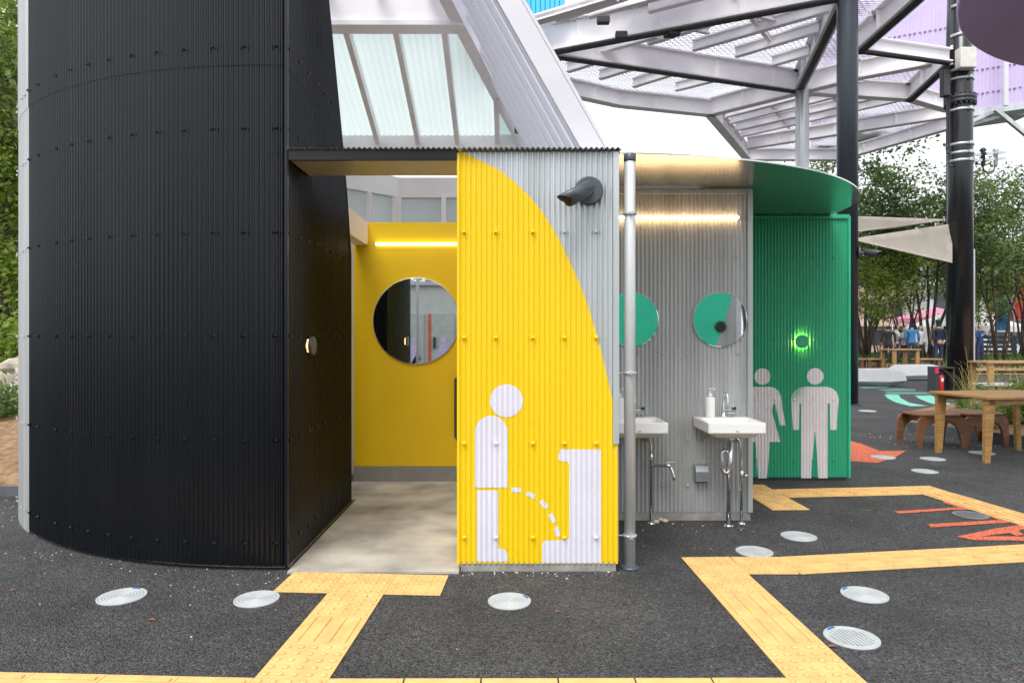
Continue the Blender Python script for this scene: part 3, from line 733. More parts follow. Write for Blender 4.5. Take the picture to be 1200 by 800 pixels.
for i in range(len(XLN)):
    x0, x1 = XLN[i], (XLN + [hipx(6.75)])[i + 1]
    bm = bmesh.new(); n = int((x1 - x0) / .0636 * 6)
    prev = None
    for k in range(n + 1):
        x = x0 + .02 + (x1 - x0 - .04) * k / n; w = .006 * math.cos(2 * PI * x / .0636)
        ya = max(6.02, 7.5 - (.12 - x) / .37) if x > hipx(6.02) else 6.02
        c = [bm.verts.new((x, 7.5, zl(7.5) + .04 + w)), bm.verts.new((x, ya, zl(ya) + .04 + w))]
        if prev: f = bm.faces.new((prev[0], c[0], c[1], prev[1])); f.smooth = True
        prev = c
    obj('ribbed_pane', bm, M_POLY, lan)
bm = bmesh.new(); slab(bm, [(-.14, 7.5, zl(7.5) + .05), (.1, 7.5, zl(7.5) + .05), (hipx(6.82), 6.82, zl(6.82) + .05)], (0, 0, .006))
obj('corner_pane', bm, M_POLY, lan)
bm = bmesh.new(); box(bm, -2.45, .16, 7.48, 7.56, zl(7.5) - .12, zl(7.5) + .06, .004); obj('eaves_beam', bm, M_FRAME, lan)
bm = bmesh.new(); box(bm, -2.45, hipx(6.0) + .02, 5.93, 6.0, zl(6.0) - .02, zl(6.0) + .30, .004); obj('ridge_beam', bm, M_FRAME, lan)
bm = bmesh.new(); box(bm, -2.45, hipx(6.0) + .02, 5.88, 6.06, zl(6.0) - .07, zl(6.0) - .022, .004); obj('ridge_flange', bm, M_FRAME, lan)
for x in (-1.62, -1.17, -.73, -.43): obj('purlin', beamp(bmesh.new(), (x, 5.94, zl(6.0) + .30), (x + .06, 5.2, zl(6.0) + .42), .05, .08), M_FRAME, lan)
# clerestory below it
cl = thing('clerestory', 'white framed clerestory with clouded grey panels above the yellow wall', 'wall', (-.9, 7.66, 0))
def clerest(p0, p1, posts, zb, zt):
    p0, p1 = Vector((*p0, 0)), Vector((*p1, 0)); t = (p1 - p0).normalized(); nrm = Vector((t.y, -t.x, 0))
    for nm, za, zb_ in (('header', zt, zt + .22), ('sill', zb - .1, zb)):
        obj(nm, beamp(bmesh.new(), p0 + Vector((0, 0, (za + zb_) / 2)), p1 + Vector((0, 0, (za + zb_) / 2)), .08, zb_ - za), M_FRAME, cl)
    for q in posts:
        c = p0.lerp(p1, q); obj('post', beamp(bmesh.new(), c + nrm * .012 + Vector((0, 0, zb - 2.3)), c + nrm * .012 + Vector((0, 0, zt)), .055, .06), M_FRAME, cl)
    for q0, q1 in zip(posts[:-1], posts[1:]):
        a_, b_ = p0.lerp(p1, q0) - nrm * .03, p0.lerp(p1, q1) - nrm * .03
        bm = bmesh.new(); slab(bm, [a_ + Vector((0, 0, zb)), b_ + Vector((0, 0, zb)), b_ + Vector((0, 0, zt)), a_ + Vector((0, 0, zt))], nrm * -.008); obj('panel', bm, M_POLYG, cl)
clerest((-1.31, 7.66), (.3, 7.66), [0.03, .34, .67, .98], 2.5, 2.97)
clerest((-2.05, 6.85), (-1.29, 7.64), [0.02, .36, .66, .97], 2.5, 2.97)
# white ribbed slope rising to the left above the yellow block
ws = thing('white_ribbed_slope', 'white ribbed sloping roof with a smooth white verge board', 'roof', (.6, 5.5, 2.56))
dirv = Vector((-.532, 0, .94)).normalized(); base = Vector((.565, 0, 2.585)); nout = Vector((.94, 0, .532)).normalized()
def slope_pt(y, t, off=0): return base + Vector((0, y, 0)) + dirv * t + nout * off
bm = bmesh.new(); y = 4.45; prev = None; N_ = 0
ribs = []
while y < 7.0:
    for dy, of in ((0, 0), (.255, 0), (.257, -.045), (.283, -.045), (.285, 0)): ribs.append((min(y + dy, 7.0), of))
    y += .29
for (y, of) in ribs:
    t1 = 2.6
    c = [bm.verts.new(slope_pt(y, 0, of)), bm.verts.new(slope_pt(y - .45 * (y - 4.4) / 2.6, t1, of))]
    if prev: bm.faces.new((prev[0], c[0], c[1], prev[1]))
    prev = c
obj('ribbed_sheet', bm, M_FRP, ws)
bm = bmesh.new(); slab(bm, [slope_pt(4.27, 0, .02), slope_pt(4.27, 2.6, .02), slope_pt(4.27, 2.6, -.11), slope_pt(4.27, 0, -.11)], (0, .05, 0)); obj('verge_board', bm, M_WHITE, ws)
bm = bmesh.new(); slab(bm, [slope_pt(4.27, 0, .023), slope_pt(4.27, 2.6, .023), slope_pt(4.55, 2.6, .023), slope_pt(4.55, 0, .023)], nout * .02); obj('verge_cap', bm, M_WHITE, ws)
for t in (.25, .62, 1.0): 
    bm = bmesh.new(); q = slope_pt(6.95 - .25 * t, t, -.02); box(bm, q.x - .03, q.x + .01, q.y - .02, q.y + .04, q.z - .03, q.z + .03, .004); obj('clip', bm, M_DGREY, ws)

# ------------------------------------------------------------------ downpipe
dp = thing('downpipe', 'tall galvanised steel downpipe beside the yellow panel', 'pipe', (.725, 4.2, 0))
xq, yq = (738 - CX) / F * 4.19, 4.19
bm = bmesh.new(); lathe(bm, [(.034, .02), (.034, 2.50), (.03, 2.505)], 24, (xq, yq, 0)); obj('pipe', bm, M_ZINC, dp)
bm = bmesh.new(); lathe(bm, [(.036, 2.49), (.038, 2.495), (.038, 2.536), (.036, 2.537)], 20, (xq, yq, 0)); obj('collar', bm, M_DGREY, dp)
bm = bmesh.new(); lathe(bm, [(.056, 0), (.056, .008), (.046, .014), (.038, .02)], 24, (xq, yq, 0)); obj('base_flange', bm, M_DGREY, dp)
for v in (251, 437, 627):
    z = H - (v - CY) / F * yq; bm = bmesh.new(); lathe(bm, [(.037, z - .008), (.041, z - .008), (.041, z + .008), (.037, z + .008)], 20, (xq, yq, 0))
    tube(bm, [(xq - .036, yq, z), (XR - .002, yq, z)], .005, 6); box(bm, xq - .012, xq + .012, yq - .055, yq - .035, z - .009, z + .009, .002); obj('bracket', bm, M_GALV, dp)

# ------------------------------------------------------------------ security cameras
def bullet_cam(name, label, base_c, wall_n, aim, scale, m):
    t = thing(name, label, 'camera', base_c); B = Vector(base_c); n_ = Vector(wall_n); a_, b_ = frame_of(n_)
    bm = bmesh.new(); tube(bm, [B - n_ * .002, B + n_ * .018 * scale, B + n_ * .026 * scale], [.086 * scale, .086 * scale, .078 * scale], 28); obj('mount_plate', bm, m, t)
    k = B + n_ * .085 * scale
    bm = bmesh.new(); tube(bm, [B + n_ * .02 * scale, B + n_ * .05 * scale, k], [.030 * scale, .020 * scale, .020 * scale], 14); obj('arm', bm, m, t)
    ax = Vector(aim).normalized(); s0 = k + ax * .0 * scale; e = k + ax * .19 * scale
    bm = bmesh.new(); tube(bm, [s0, s0 + ax * .008, e - ax * .012, e], [.034 * scale, .041 * scale, .043 * scale, .040 * scale], 24); hb = obj('housing', bm, m, t)
    bm = bmesh.new(); tube(bm, [e - ax * .003, e + ax * .004], [.033 * scale, .031 * scale], 20); obj('lens', bm, mat('lens_glass', (.01, .01, .012), .25, 0, .05, 4, spec=.2), hb)
    sx, sy = frame_of(ax); bm = bmesh.new(); prev = None; seg = 14
    for i in range(seg + 1):
        an = PI * (-.02 + 1.04 * i / seg); r_ = .047 * scale; o_ = sx * math.cos(an) * r_ + sy * math.sin(an) * r_
        lip = .05 * math.sin(max(0, min(PI, an))) * scale
        c = [bm.verts.new(s0 + o_), bm.verts.new(e + ax * lip + o_), bm.verts.new(e + ax * lip + o_ * 1.05), bm.verts.new(s0 + o_ * 1.05)]
        if prev:
            for j in range(4): f = bm.faces.new((prev[j], prev[(j + 1) % 4], c[(j + 1) % 4], c[j])); f.smooth = True
        prev = c
    bmesh.ops.recalc_face_normals(bm, faces=bm.faces[:]); obj('sun_hood', bm, m, t)
    return t
pc = P(690, 224, YF - .006)
bullet_cam('security_camera', 'dark grey bullet security camera on the silver corrugated front', pc, (0, -1, 0), (-.80, -.50, -.50), 1.0, M_DGREY)

# ------------------------------------------------------------------ mirrors
def round_mirror(label, c, r, thick=.012, seg=72):
    t = thing('round_mirror', label, 'mirror', c)
    bm = bmesh.new(); lathe(bm, [(r, 0), (r, thick * .8), (r - .003, thick)], seg, c, 'Y')
    for f in bm.faces: f.smooth = False
    o = obj('glass', bm, M_MIRROR, t)
    bm = bmesh.new(); lathe(bm, [(r + .004, -.002), (r + .004, thick * .55), (r + .0005, thick * .6)], seg, c, 'Y'); obj('rim', bm, M_GALV, t)
pm = P(488, 376, 6.622); round_mirror('large round mirror on the yellow wall inside the doorway', pm, .418)
pm = P(843.5, 374.5, YA - .007); round_mirror('small round mirror above the basin beside the green block', pm, .209)
pm = P(739.5, 374.5, YA - .007); round_mirror('small round mirror half hidden behind the downpipe', pm, .209)

# ------------------------------------------------------------------ lamps
def light_bar(label, x0, x1, y, z, m, r=.0115):
    t = thing('light_bar', label, 'lamp', ((x0 + x1) / 2, y, z))
    bm = bmesh.new(); box(bm, x0, x1, y - .03, y - .004, z - r, z + r, .006); obj('diffuser', bm, m, t)
    bm = bmesh.new(); box(bm, x0 + .002, x1 - .002, y - .0035, y + .003, z - r * .7, z + r * .7); obj('backing', bm, M_GALV, t)
    bm = bmesh.new(); box(bm, x1, x1 + .008, y - .031, y + .001, z - r - .001, z + r + .001); obj('end_cap', bm, M_GALV, t)
    bm = bmesh.new(); box(bm, x0 - .008, x0, y - .031, y + .001, z - r - .001, z + r + .001); obj('end_cap', bm, M_GALV, t)
light_bar('slim warm light bar above the basins in the alcove', .67, (864 - CX) / F * YA, YA - .008, H + (394 - 255.5) / F * YA, M_LED)
light_bar('slim white light bar above the large mirror on yellow wall', (440 - CX) / F * 6.6, -.28, 6.622, H + (394 - 286) / F * 6.6, M_LEDW)
def disc_lamp(label, c, nrm, r, cap_m, glow_m):
    c = Vector(c); nrm = Vector(nrm); t = thing('disc_wall_lamp', label, 'lamp', c)
    bm = bmesh.new(); tube(bm, [c - nrm * .003, c + nrm * .014], [r * .72] * 2, 28); obj('glow_ring', bm, glow_m, t)
    bm = bmesh.new(); tube(bm, [c + nrm * .0145, c + nrm * .017, c + nrm * .036, c + nrm * .039], [r * .97, r, r, r * .95], 28); obj('cap', bm, cap_m, t)
disc_lamp('round green wall lamp glowing behind its disc on the green block', P(938.5, 400, YG - .006), (0, -1, 0), .066, M_GREEN, M_LAMPG)
pd = Vector((-1.357, 4.55, H - (405 - CY) / F * 4.55)); disc_lamp('round dark wall lamp glowing on the black side wall', pd, (1, 0, 0), .062, M_DGREY, M_LAMPO)

# ------------------------------------------------------------------ basins
def rrect(cx, cy, w, d, r, z, n=4):
    out = []
    for (sx, sy, a0) in ((1, 1, 0), (-1, 1, 90), (-1, -1, 180), (1, -1, 270)):
        for k in range(n + 1):
            a = R(a0 + 90 * k / n); out.append((cx + sx * (w / 2 - r) + r * math.cos(a), cy + sy * (d / 2 - r) + r * math.sin(a), z))
    return out
def loft(bm, loops, cap0=True, cap1=True, mi=0):
    rs = [[bm.verts.new(p) for p in l] for l in loops]; n = len(rs[0]); fs = []
    for i in range(len(rs) - 1):
        for k in range(n): fs.append(bm.faces.new((rs[i][k], rs[i][(k + 1) % n], rs[i + 1][(k + 1) % n], rs[i + 1][k])))
    if cap0: fs.append(bm.faces.new(rs[0][::-1]))
    if cap1: fs.append(bm.faces.new(rs[-1]))
    for f in fs: f.material_index = mi
    bmesh.ops.recalc_face_normals(bm, faces=fs)
def basin(label, xc, with_tap, group='wall hung wash basins'):
    yb = YA - .012; d = .415; w = .412; yc = yb - d / 2; zt = .805
    t = thing('wash_basin', label, 'basin', (xc, yb, 0), 0, group)
    bm = bmesh.new()
    loft(bm, [rrect(xc, yc, w - .012, d - .012, .012, zt - .078), rrect(xc, yc, w, d, .014, zt - .070), rrect(xc, yc, w, d, .014, zt - .004), rrect(xc, yc, w - .008, d - .008, .012, zt),
              rrect(xc, yc - .042, w - .05, d - .125, .03, zt), rrect(xc, yc - .042, w - .07, d - .145, .035, zt - .012), rrect(xc, yc - .042, w - .16, d - .22, .04, zt - .055)])
    obj('bowl', bm, M_CERAM, t, smooth=False)
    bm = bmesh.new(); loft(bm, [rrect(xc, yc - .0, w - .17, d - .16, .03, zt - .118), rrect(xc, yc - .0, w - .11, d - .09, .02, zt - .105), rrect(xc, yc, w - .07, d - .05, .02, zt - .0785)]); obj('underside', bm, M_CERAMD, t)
    bm = bmesh.new(); box(bm, xc - .012, xc + .012, yc - d / 2 - .0015, yc - d / 2 + .001, zt - .062, zt - .057); obj('maker_mark', bm, M_DGREY, t)
    for sx in (-1, 1):
        bm = bmesh.new(); slab(bm, [(xc + sx * .14 - .008, yb, zt - .08), (xc + sx * .14 - .008, yb - .16, zt - .08), (xc + sx * .14 - .008, yb, zt - .20)], (.016, 0, 0)); obj('bracket', bm, M_GALVD, t)
    # tap
    tp = bmesh.new(); xt, yt = xc + .015, yb - .05
    lathe(tp, [(.026, zt), (.024, zt + .012), (.014, zt + .02), (.013, zt + .05)], 16, (xt, yt, 0))
    tube(tp, [(xt, yt, zt + .03), (xt, yt, zt + .15)] + [(xt, yt - .045 + .045 * math.cos(R(a)), zt + .15 + .045 * math.sin(R(a))) for a in range(20, 190, 20)] + [(xt + .0, yt - .092, zt + .12), (xt, yt - .094, zt + .105)], [.0085] * 11 + [.0095, .011], 12)
    tap = obj('tap', tp, M_CHROME, t)
    tp = bmesh.new(); box(tp, xt - .01, xt + .085, yt - .012, yt + .012, zt + .03, zt + .055, .004); tube(tp, [(xt + .075, yt, zt + .05), (xt + .075, yt, zt + .085)], .014, 10); obj('valve_body', tp, M_CHROME, tap)
    tp = bmesh.new(); box(tp, xt + .06, xt + .09, yt - .02, yt - .013, zt + .055, zt + .08, .002); obj('sensor', tp, M_DARK, tap)
    # waste
    xw, yw_ = xc + .03, yb - .16
    if with_tap == 'trap':
        bm = bmesh.new(); lathe(bm, [(.03, zt - .16), (.036, zt - .15), (.036, zt - .118)], 16, (xw, yw_, 0)); obj('waste_cup', bm, M_CHROME, t)
        bm = bmesh.new()
        tube(bm, [(xw, yw_, zt - .14), (xw, yw_, zt - .36)] + [(xw - .03 + .03 * math.cos(R(a)), yw_, zt - .36 - .045 * math.sin(R(a))) for a in range(20, 181, 20)] + [(xw - .06, yw_ + .005, zt - .30)] + [(xw - .035 - .025 * math.cos(R(a)), yw_ + .01, zt - .27 + .03 * math.sin(R(a))) for a in range(20, 181, 20)] + [(xw - .008, yw_ + .015, zt - .38), (xw - .008, yw_ + .02, .01)], .0155, 12); obj('drain_trap', bm, M_CHROME, t)
        bm = bmesh.new(); lathe(bm, [(.036, 0), (.036, .006), (.02, .016)], 16, (xw - .008, yw_ + .02, 0)); obj('drain_foot', bm, M_CHROME, t)
        xs_ = xw + .11
        bm = bmesh.new(); tube(bm, [(xw + .035, yw_ + .06, zt - .12), (xs_ - .02, yw_ + .07, zt - .17), (xs_, yw_ + .08, zt - .28), (xs_, yw_ + .08, .01)], [.007, .007, .0075, .011], 10)
        obj('supply_pipe', bm, M_CHROME, t)
        bm = bmesh.new(); lathe(bm, [(.012, .34), (.016, .345), (.016, .40), (.011, .405)], 12, (xs_, yw_ + .08, 0)); tube(bm, [(xs_, yw_ + .08, .37), (xs_ + .035, yw_ + .04, .37)], [.009, .012], 10); box(bm, xs_ - .03, xs_ - .006, yw_ + .07, yw_ + .09, .25, .31, .003); obj('stop_valve', bm, M_CHROME, t)
        bm = bmesh.new(); lathe(bm, [(.03, 0), (.03, .006), (.016, .016)], 16, (xs_, yw_ + .08, 0)); obj('supply_foot', bm, M_CHROME, t)
    else:
        bm = bmesh.new(); lathe(bm, [(.05, zt - .15), (.06, zt - .145), (.06, zt - .118)], 16, (xc - .03, yw_, 0)); tube(bm, [(xc - .03, yw_, zt - .14), (xc - .03, yw_, .01)], .016, 12); obj('drain_pipe', bm, M_CHROME, t)
        xs_ = xc + .15
        bm = bmesh.new(); tube(bm, [(xc + .09, yw_ + .05, zt - .12), (xc + .13, yw_ + .06, zt - .15), (xs_, yw_ + .08, zt - .2), (xs_, yw_ + .08, .01)], [.008, .008, .009, .011], 10); obj('supply_pipe', bm, M_CHROME, t)
        bm = bmesh.new(); lathe(bm, [(.012, .47), (.017, .475), (.017, .53), (.011, .535)], 12, (xs_, yw_ + .08, 0)); obj('stop_valve', bm, M_CHROME, t)
        bm = bmesh.new(); lathe(bm, [(.032, 0), (.032, .006), (.016, .016)], 16, (xs_, yw_ + .08, 0)); obj('supply_foot', bm, M_CHROME, t)
        bm = bmesh.new(); tube(bm, [(xs_, yw_ + .08, .44), (xs_ + .11, yw_ + .06, .445), (xs_ + .14, yw_ + .04, .445)], [.012, .012, .017], 10)
        tube(bm, [(xs_ + .135, yw_ + .04, .445), (xs_ + .145, yw_ + .02, .42), (xs_ + .155, yw_ + .01, .37), (xs_ + .157, yw_ + .008, .345)], [.012, .011, .010, .010], 10)
        box(bm, xs_ + .10, xs_ + .17, yw_ + .035, yw_ + .05, .462, .475, .004); obj('garden_tap', bm, M_CHROME, t)
    return t, zt, yb
b1, zt, yb = basin('white rectangular basin beside the green block with coiled drain trap', 1.600, 'trap')
b2_, zt, yb = basin('white rectangular basin half hidden behind the downpipe', .905, 'hose')
def dispenser(label, x):
    t = thing('soap_dispenser', label, 'soap dispenser', (x, yb - .075, zt), 0, 'soap dispensers on the basins')
    bm = bmesh.new(); lathe(bm, [(.032, zt + .0005), (.036, zt + .006), (.036, zt + .145), (.031, zt + .152), (.013, zt + .156)], 20, (x, yb - .075, 0)); obj('bottle', bm, M_PLASTW, t)
    bm = bmesh.new(); lathe(bm, [(.016, zt + .155), (.017, zt + .175), (.007, zt + .18), (.006, zt + .21), (.014, zt + .212), (.014, zt + .222)], 16, (x, yb - .075, 0)); tube(bm, [(x, yb - .075, zt + .217), (x + .02, yb - .105, zt + .217), (x + .024, yb - .111, zt + .210)], .006, 8); obj('pump', bm, M_PLASTW, t)
dispenser('white pump soap bottle on the basin beside the green block', 1.505)
dispenser('white pump soap bottle on the half hidden basin', .815)

# ------------------------------------------------------------------ columns and poles
def column(name, label, x, y, r, zt_, m, extras=None, cat='column'):
    t = thing(name, label, cat, (x, y, 0))
    bm = bmesh.new(); lathe(bm, [(r, 0), (r, zt_), (r * .9, zt_ + .01)], 28, (x, y, 0)); obj('shaft', bm, m, t)
    bm = bmesh.new(); lathe(bm, [(r * 1.35, 0), (r * 1.35, .02), (r * 1.02, .025)], 28, (x, y, 0)); obj('base_plate', bm, m, t)
    return t
cb = column('steel_column', 'thick dark navy steel column behind the green block', 7.0, 14.25, .205, 13.0, M_POLE)
cs = column('steel_column', 'pale silver column carrying the white steel canopy', (940 - CX) / F * 19.6, 19.6, .185, 8.52, M_GALV)
pcam = Vector((7.0 + .19, 14.25 - .10, H + (394 - 297) / F * 14.2))
bullet_cam('security_camera', 'small dark security camera on the navy steel column', pcam, (.88, -.47, 0), (.45, -.85, -.2), 1.5, M_DGREY)
XP, YP = (1125 - CX) / F * 17.9, 17.9
up_ = thing('utility_pole', 'tall glossy black utility pole with steel bands and cables', 'pole', (XP, YP, 0))
bm = bmesh.new(); lathe(bm, [(.30, 0), (.295, 8.4), (.27, 8.45), (.27, 13.5)], 32, (XP, YP, 0)); obj('shaft', bm, mat('glossy_black_pole', (.014, .014, .016), .22, 0, .3, 3, streak=True), up_)
for v in (10, 44, 85, 95, 131, 171, 181, 190):
    z = H + (394 - v) / F * YP; rr = .30 if z < 8.4 else .275
    bm = bmesh.new(); lathe(bm, [(rr, z - .035), (rr + .02, z - .03), (rr + .02, z + .03), (rr, z + .035)], 28, (XP, YP, 0)); box(bm, XP + .02, XP + .10, YP - rr - .07, YP - rr + .02, z - .04, z + .04, .01); obj('band', bm, M_GALV, up_)
bm = bmesh.new(); z = H + (394 - 119) / F * YP; lathe(bm, [(.28, z - .1), (.37, z - .09), (.37, z - .02), (.33, z), (.37, z + .02), (.37, z + .09), (.28, z + .1)], 28, (XP, YP, 0))
for k in range(18): a = 2 * PI * k / 18; box(bm, XP + .345 * math.cos(a) - .02, XP + .345 * math.cos(a) + .02, YP + .345 * math.sin(a) - .02, YP + .345 * math.sin(a) + .02, z - .14, z + .14)
obj('flange', bm, M_DARK, up_)
bm = bmesh.new(); q = P(1129, 70, YP - .32); box(bm, q.x - .2, q.x + .22, q.y - .2, q.y + .05, q.z - .27, q.z + .25, .03); obj('junction_box', bm, mat('cream_box', (.68, .66, .60), .5), up_)
bm = bmesh.new(); q = P(1107, 98, YP - .1); box(bm, q.x - .08, q.x + .10, q.y - .1, q.y + .1, q.z - .35, q.z + .35, .03); obj('dark_box', bm, M_DARK, up_)
bm = bmesh.new(); q = P(1133, 32, YP - .2); box(bm, q.x - .1, q.x + .16, q.y - .12, q.y + .1, q.z - .16, q.z + .1, .03); tube(bm, [q + Vector((.14, 0, .1)), q + Vector((.26, 0, -.1)), q + Vector((.22, 0, -.35)), q + Vector((.05, 0, -.38))], .018, 6); obj('bracket', bm, M_DARK, up_)
bm = bmesh.new()
for (du, lo_) in ((1110, 180), (1112.5, 195)):
    tube(bm, [P(du + 2, -20, YP - .1), P(du, 40, YP - .12), P(du - 1, 90, YP - .1), P(du, 150, YP - .1), P(du - 1, lo_ - 5, YP - .12), P(du + 1, lo_, YP - .14), P(du + 5, lo_ - 1, YP - .2)], .026, 6)
obj('cables', bm, M_DARK, up_)
for v in (181.5, 188.5):
    bm = bmesh.new(); beamp(bm, P(1134, v + .8, YP), P(1178, v - 3.2, YP), .06, .06); obj('crossarm', bm, M_GALV, up_)
for u, top in ((1152, 176), (1167, 171)):
    bm = bmesh.new(); q = P(u, 184, YP); lathe(bm, [(.03, -.25), (.05, -.2), (.05, .05), (.09, .08), (.05, .13), (.09, .17), (.04, .24)], 12, q); obj('insulator', bm, M_GALV if u > 1160 else M_DARK, up_)
bm = bmesh.new(); tube(bm, [P(1140, 183, YP), P(1145, 192, YP), P(1151, 193, YP), P(1153, 200, YP), P(1158, 204, YP), P(1164, 202, YP), P(1167, 190, YP)], .02, 6); obj('jumper_cable', bm, M_DARK, up_)
bm = bmesh.new(); beamp(bm, (XP + .32, YP - .05, 0), (XP + .32, YP - .05, 2.3 + 1.4), .05, .05); obj('conduit', bm, M_GALV, up_)

# ------------------------------------------------------------------ big white steel canopy
ZC = 8.5
can = thing('steel_canopy', 'large white steel canopy of deep beams roofed with metal mesh', 'canopy', (cs.location.x, 19.6, ZC))
M_UNDER = mat('dark_flange_strip', (.03, .034, .04), .5, .1, .1, 4)
M_LILAC = mat('lilac_white_steel', (.90, .875, .90), .5, .05, .07, 1.2)
def ibeam(name, a_, b_, h, w, dark=False, zoff=0.0):
    p0, p1 = PZ(a_[0], a_[1], ZC), PZ(b_[0], b_[1], ZC); p0.z += zoff; p1.z += zoff
    bm = bmesh.new(); up = Vector((0, 0, 1))
    beamp(bm, p0 + up * (h / 2), p1 + up * (h / 2), .04, h - .08)
    beamp(bm, p0 + up * (.02), p1 + up * (.02), w, .04); beamp(bm, p0 + up * (h - .02), p1 + up * (h - .02), w, .04)
    L_ = (p1 - p0).length; t = (p1 - p0) / L_; k = 1.2
    while k < L_ - .5 and h > .4:
        c = p0 + t * k; beamp(bm, c + up * .05, c + up * (h - .05), w * .9, .03); k += 1.9
    o = obj(name, bm, M_LILAC, can)
    if dark:
        bm = bmesh.new(); beamp(bm, p0 + up * -.035, p1 + up * -.025, w * .5, .03); obj('cable_tray', bm, M_UNDER, o)
    return o
mains = [((630, 65), (1010, -6), .72, .34, True), ((640, 65), (935, 108), .62, .3, True), ((936, 108), (988, 2), .62, .3, True),
         ((655, 110), (725, 125), .5, .3, False), ((725, 125), (832, 136), .5, .3, False), ((832, 136), (876, 188), .5, .3, False), ((876, 188), (985, 188), .45, .3, False),
         ((985, 188), (1112, 152), .45, .28, False), ((832, 136), (1010, 92), .55, .3, False), ((1010, 92), (1092, 77), .5, .28, False),
         ((937, 110), (1066, 118), .5, .28, False), ((1066, 118), (1112, 76), .5, .3, True), ((1066, 118), (1112, 131), .45, .28, False), ((1010, 60), (1112, 74), .35, .25, True), ((1006, 62), (1085, -8), .55, .32, True),
         ((600, 36), (722, 0), .16, .24, False), ((876, 175), (1112, 138), .45, .26, False), ((622, 44), (655, 110), .5, .28, False)]
for m_ in mains: ibeam('main_beam', *m_)
joists = [((705, 75), (770, 58)), ((760, 66), (905, 22)), ((812, 73), (990, 24)), ((862, 80), (960, 52)), ((905, 90), (948, 78)),
          ((665, 97), (722, 80)), ((703, 105), (768, 86)), ((742, 114), (805, 95)), ((792, 118), (858, 102)),
          ((850, 148), (1010, 108)), ((856, 155), (1010, 118)), ((862, 163), (1020, 128)), ((868, 170), (1060, 128)),
          ((652, 40), (735, 14)), ((690, 36), (860, -10)), ((760, 30), (900, -5))]
for a_, b_ in joists: ibeam('joist', a_, b_, .28, .16, False, .28)
for a_, b_ in (((770, 48), (830, 60)), ((860, 20), (905, 72)), ((880, 40), (915, 48)), ((705, 88), (725, 95)), ((815, 96), (840, 110)), ((900, 135), (925, 165)), ((960, 118), (1000, 150)), ((1020, 40), (1030, 75))):
    ibeam('cross_brace', a_, b_, .16, .1, False, .42)
bm = bmesh.new()
deck = [(622, 50), (655, 108), (725, 123), (832, 134), (876, 186), (985, 186), (1112, 150), (1112, 131), (1066, 117), (1108, 76), (1012, 62), (1085, -8), (1100, -60), (850, -60), (724, 10)]
f = bm.faces.new([bm.verts.new(PZ(u, v - 10, ZC + .66)) for u, v in deck]); bmesh.ops.triangulate(bm, faces=[f])
obj('mesh_deck', bm, M_MESH, can)
for (u, v) in ((707, 22), (728, 40), (785, 38), (790, 36)): 
    q = PZ(u, v, ZC); bm = bmesh.new(); box(bm, q.x - .14, q.x + .14, q.y - .08, q.y + .08, q.z - .12, q.z + .05, .03); obj('clamp', bm, M_UNDER, can)
cyn = thing('cyan_fin', 'bright cyan ribbed panel standing above the white canopy', 'panel', PZ(640, 20, ZC + .7))
bm = bmesh.new(); q0, q1 = PZ(585, 28, ZC + .7), PZ(662, 15, ZC + .7)
for k in range(14):
    a_, b_ = q0.lerp(q1, k / 14), q0.lerp(q1, (k + .8) / 14); slab(bm, [a_, b_, b_ + Vector((0, 0, 1.4)), a_ + Vector((0, 0, 1.4))], (0, .06, 0))
slab(bm, [q0 + Vector((0, .05, 0)), q1 + Vector((0, .05, 0)), q1 + Vector((0, .05, 1.4)), q0 + Vector((0, .05, 1.4))], (0, .06, 0)); obj('ribbed_face', bm, M_CYAN, cyn)
# lavender clad volume
lv = thing('lavender_facade', 'raised lavender corrugated facade on steel bracing behind the canopy', 'building', (17.1, 26, 0))
ya = 26.0
def lavp(u, v, d): return P(u, v, d)
bm = bmesh.new(); b0, b1_ = P(990, 152, 27.0), P(1260, 112, 25.0)
n_ = 60; prev = None
for k in range(n_ * 4 + 1):
    q = b0.lerp(b1_, k / (n_ * 4)); of = -.03 if (k % 4) in (1, 2) else 0
    c = [bm.verts.new(q + Vector((0, of, 0))), bm.verts.new(q + Vector((0, of, 9)))]
    if prev: bm.faces.new((prev[0], c[0], c[1], prev[1]))
    prev = c
slab(bm, [b0 + Vector((0, .05, 0)), b1_ + Vector((0, .05, 0)), b1_ + Vector((0, .05, 9)), b0 + Vector((0, .05, 9))], (0, 3, 0)); obj('cladding', bm, M_LAV, lv)
bm = bmesh.new()
for zz in (.6, 1.5, 2.4, 3.3):
    for k in range(1, 44): q = b0.lerp(b1_, k / 44.0); box(bm, q.x - .04, q.x + .04, q.y - .06, q.y + .0, q.z + zz - .02, q.z + zz + .02)
struct(obj('fixings', bm, mat('fixing_purple', (.30, .24, .42), .5), lv), 'stuff')
bm = bmesh.new(); beamp(bm, b0 + Vector((0, .2, -.1)), b1_ + Vector((0, .2, -.1)), .5, .25); obj('edge_beam', bm, M_GALV, lv)
bm = bmesh.new(); beamp(bm, P(1178.5, 124, 24.9), P(1178.5, -40, 24.9), .16, .1); obj('joint_trim', bm, M_WHITE, lv)
for (p_, q_) in (((1110, 155, 25.9), (1175, 126, 25.6)), ((1166, 128, 25.4), (1260, 205, 25.4)), ((1130, 148, 26), (1230, 118, 26)), ((1150, 130, 26), (1215, 135, 26.))):
    obj('brace', beamp(bmesh.new(), P(*p_), P(*q_), .14, .14), M_GALV, lv)
bm = bmesh.new(); lathe(bm, [(.25, 0), (.25, 10.2)], 16, (17.0, 26.3, 0)); obj('support_column', bm, M_DARK, lv)
bm = bmesh.new(); lathe(bm, [(.2, 0), (.2, 10.6)], 16, (21.5, 26.3, 0)); obj('support_column', bm, M_GALV, lv)
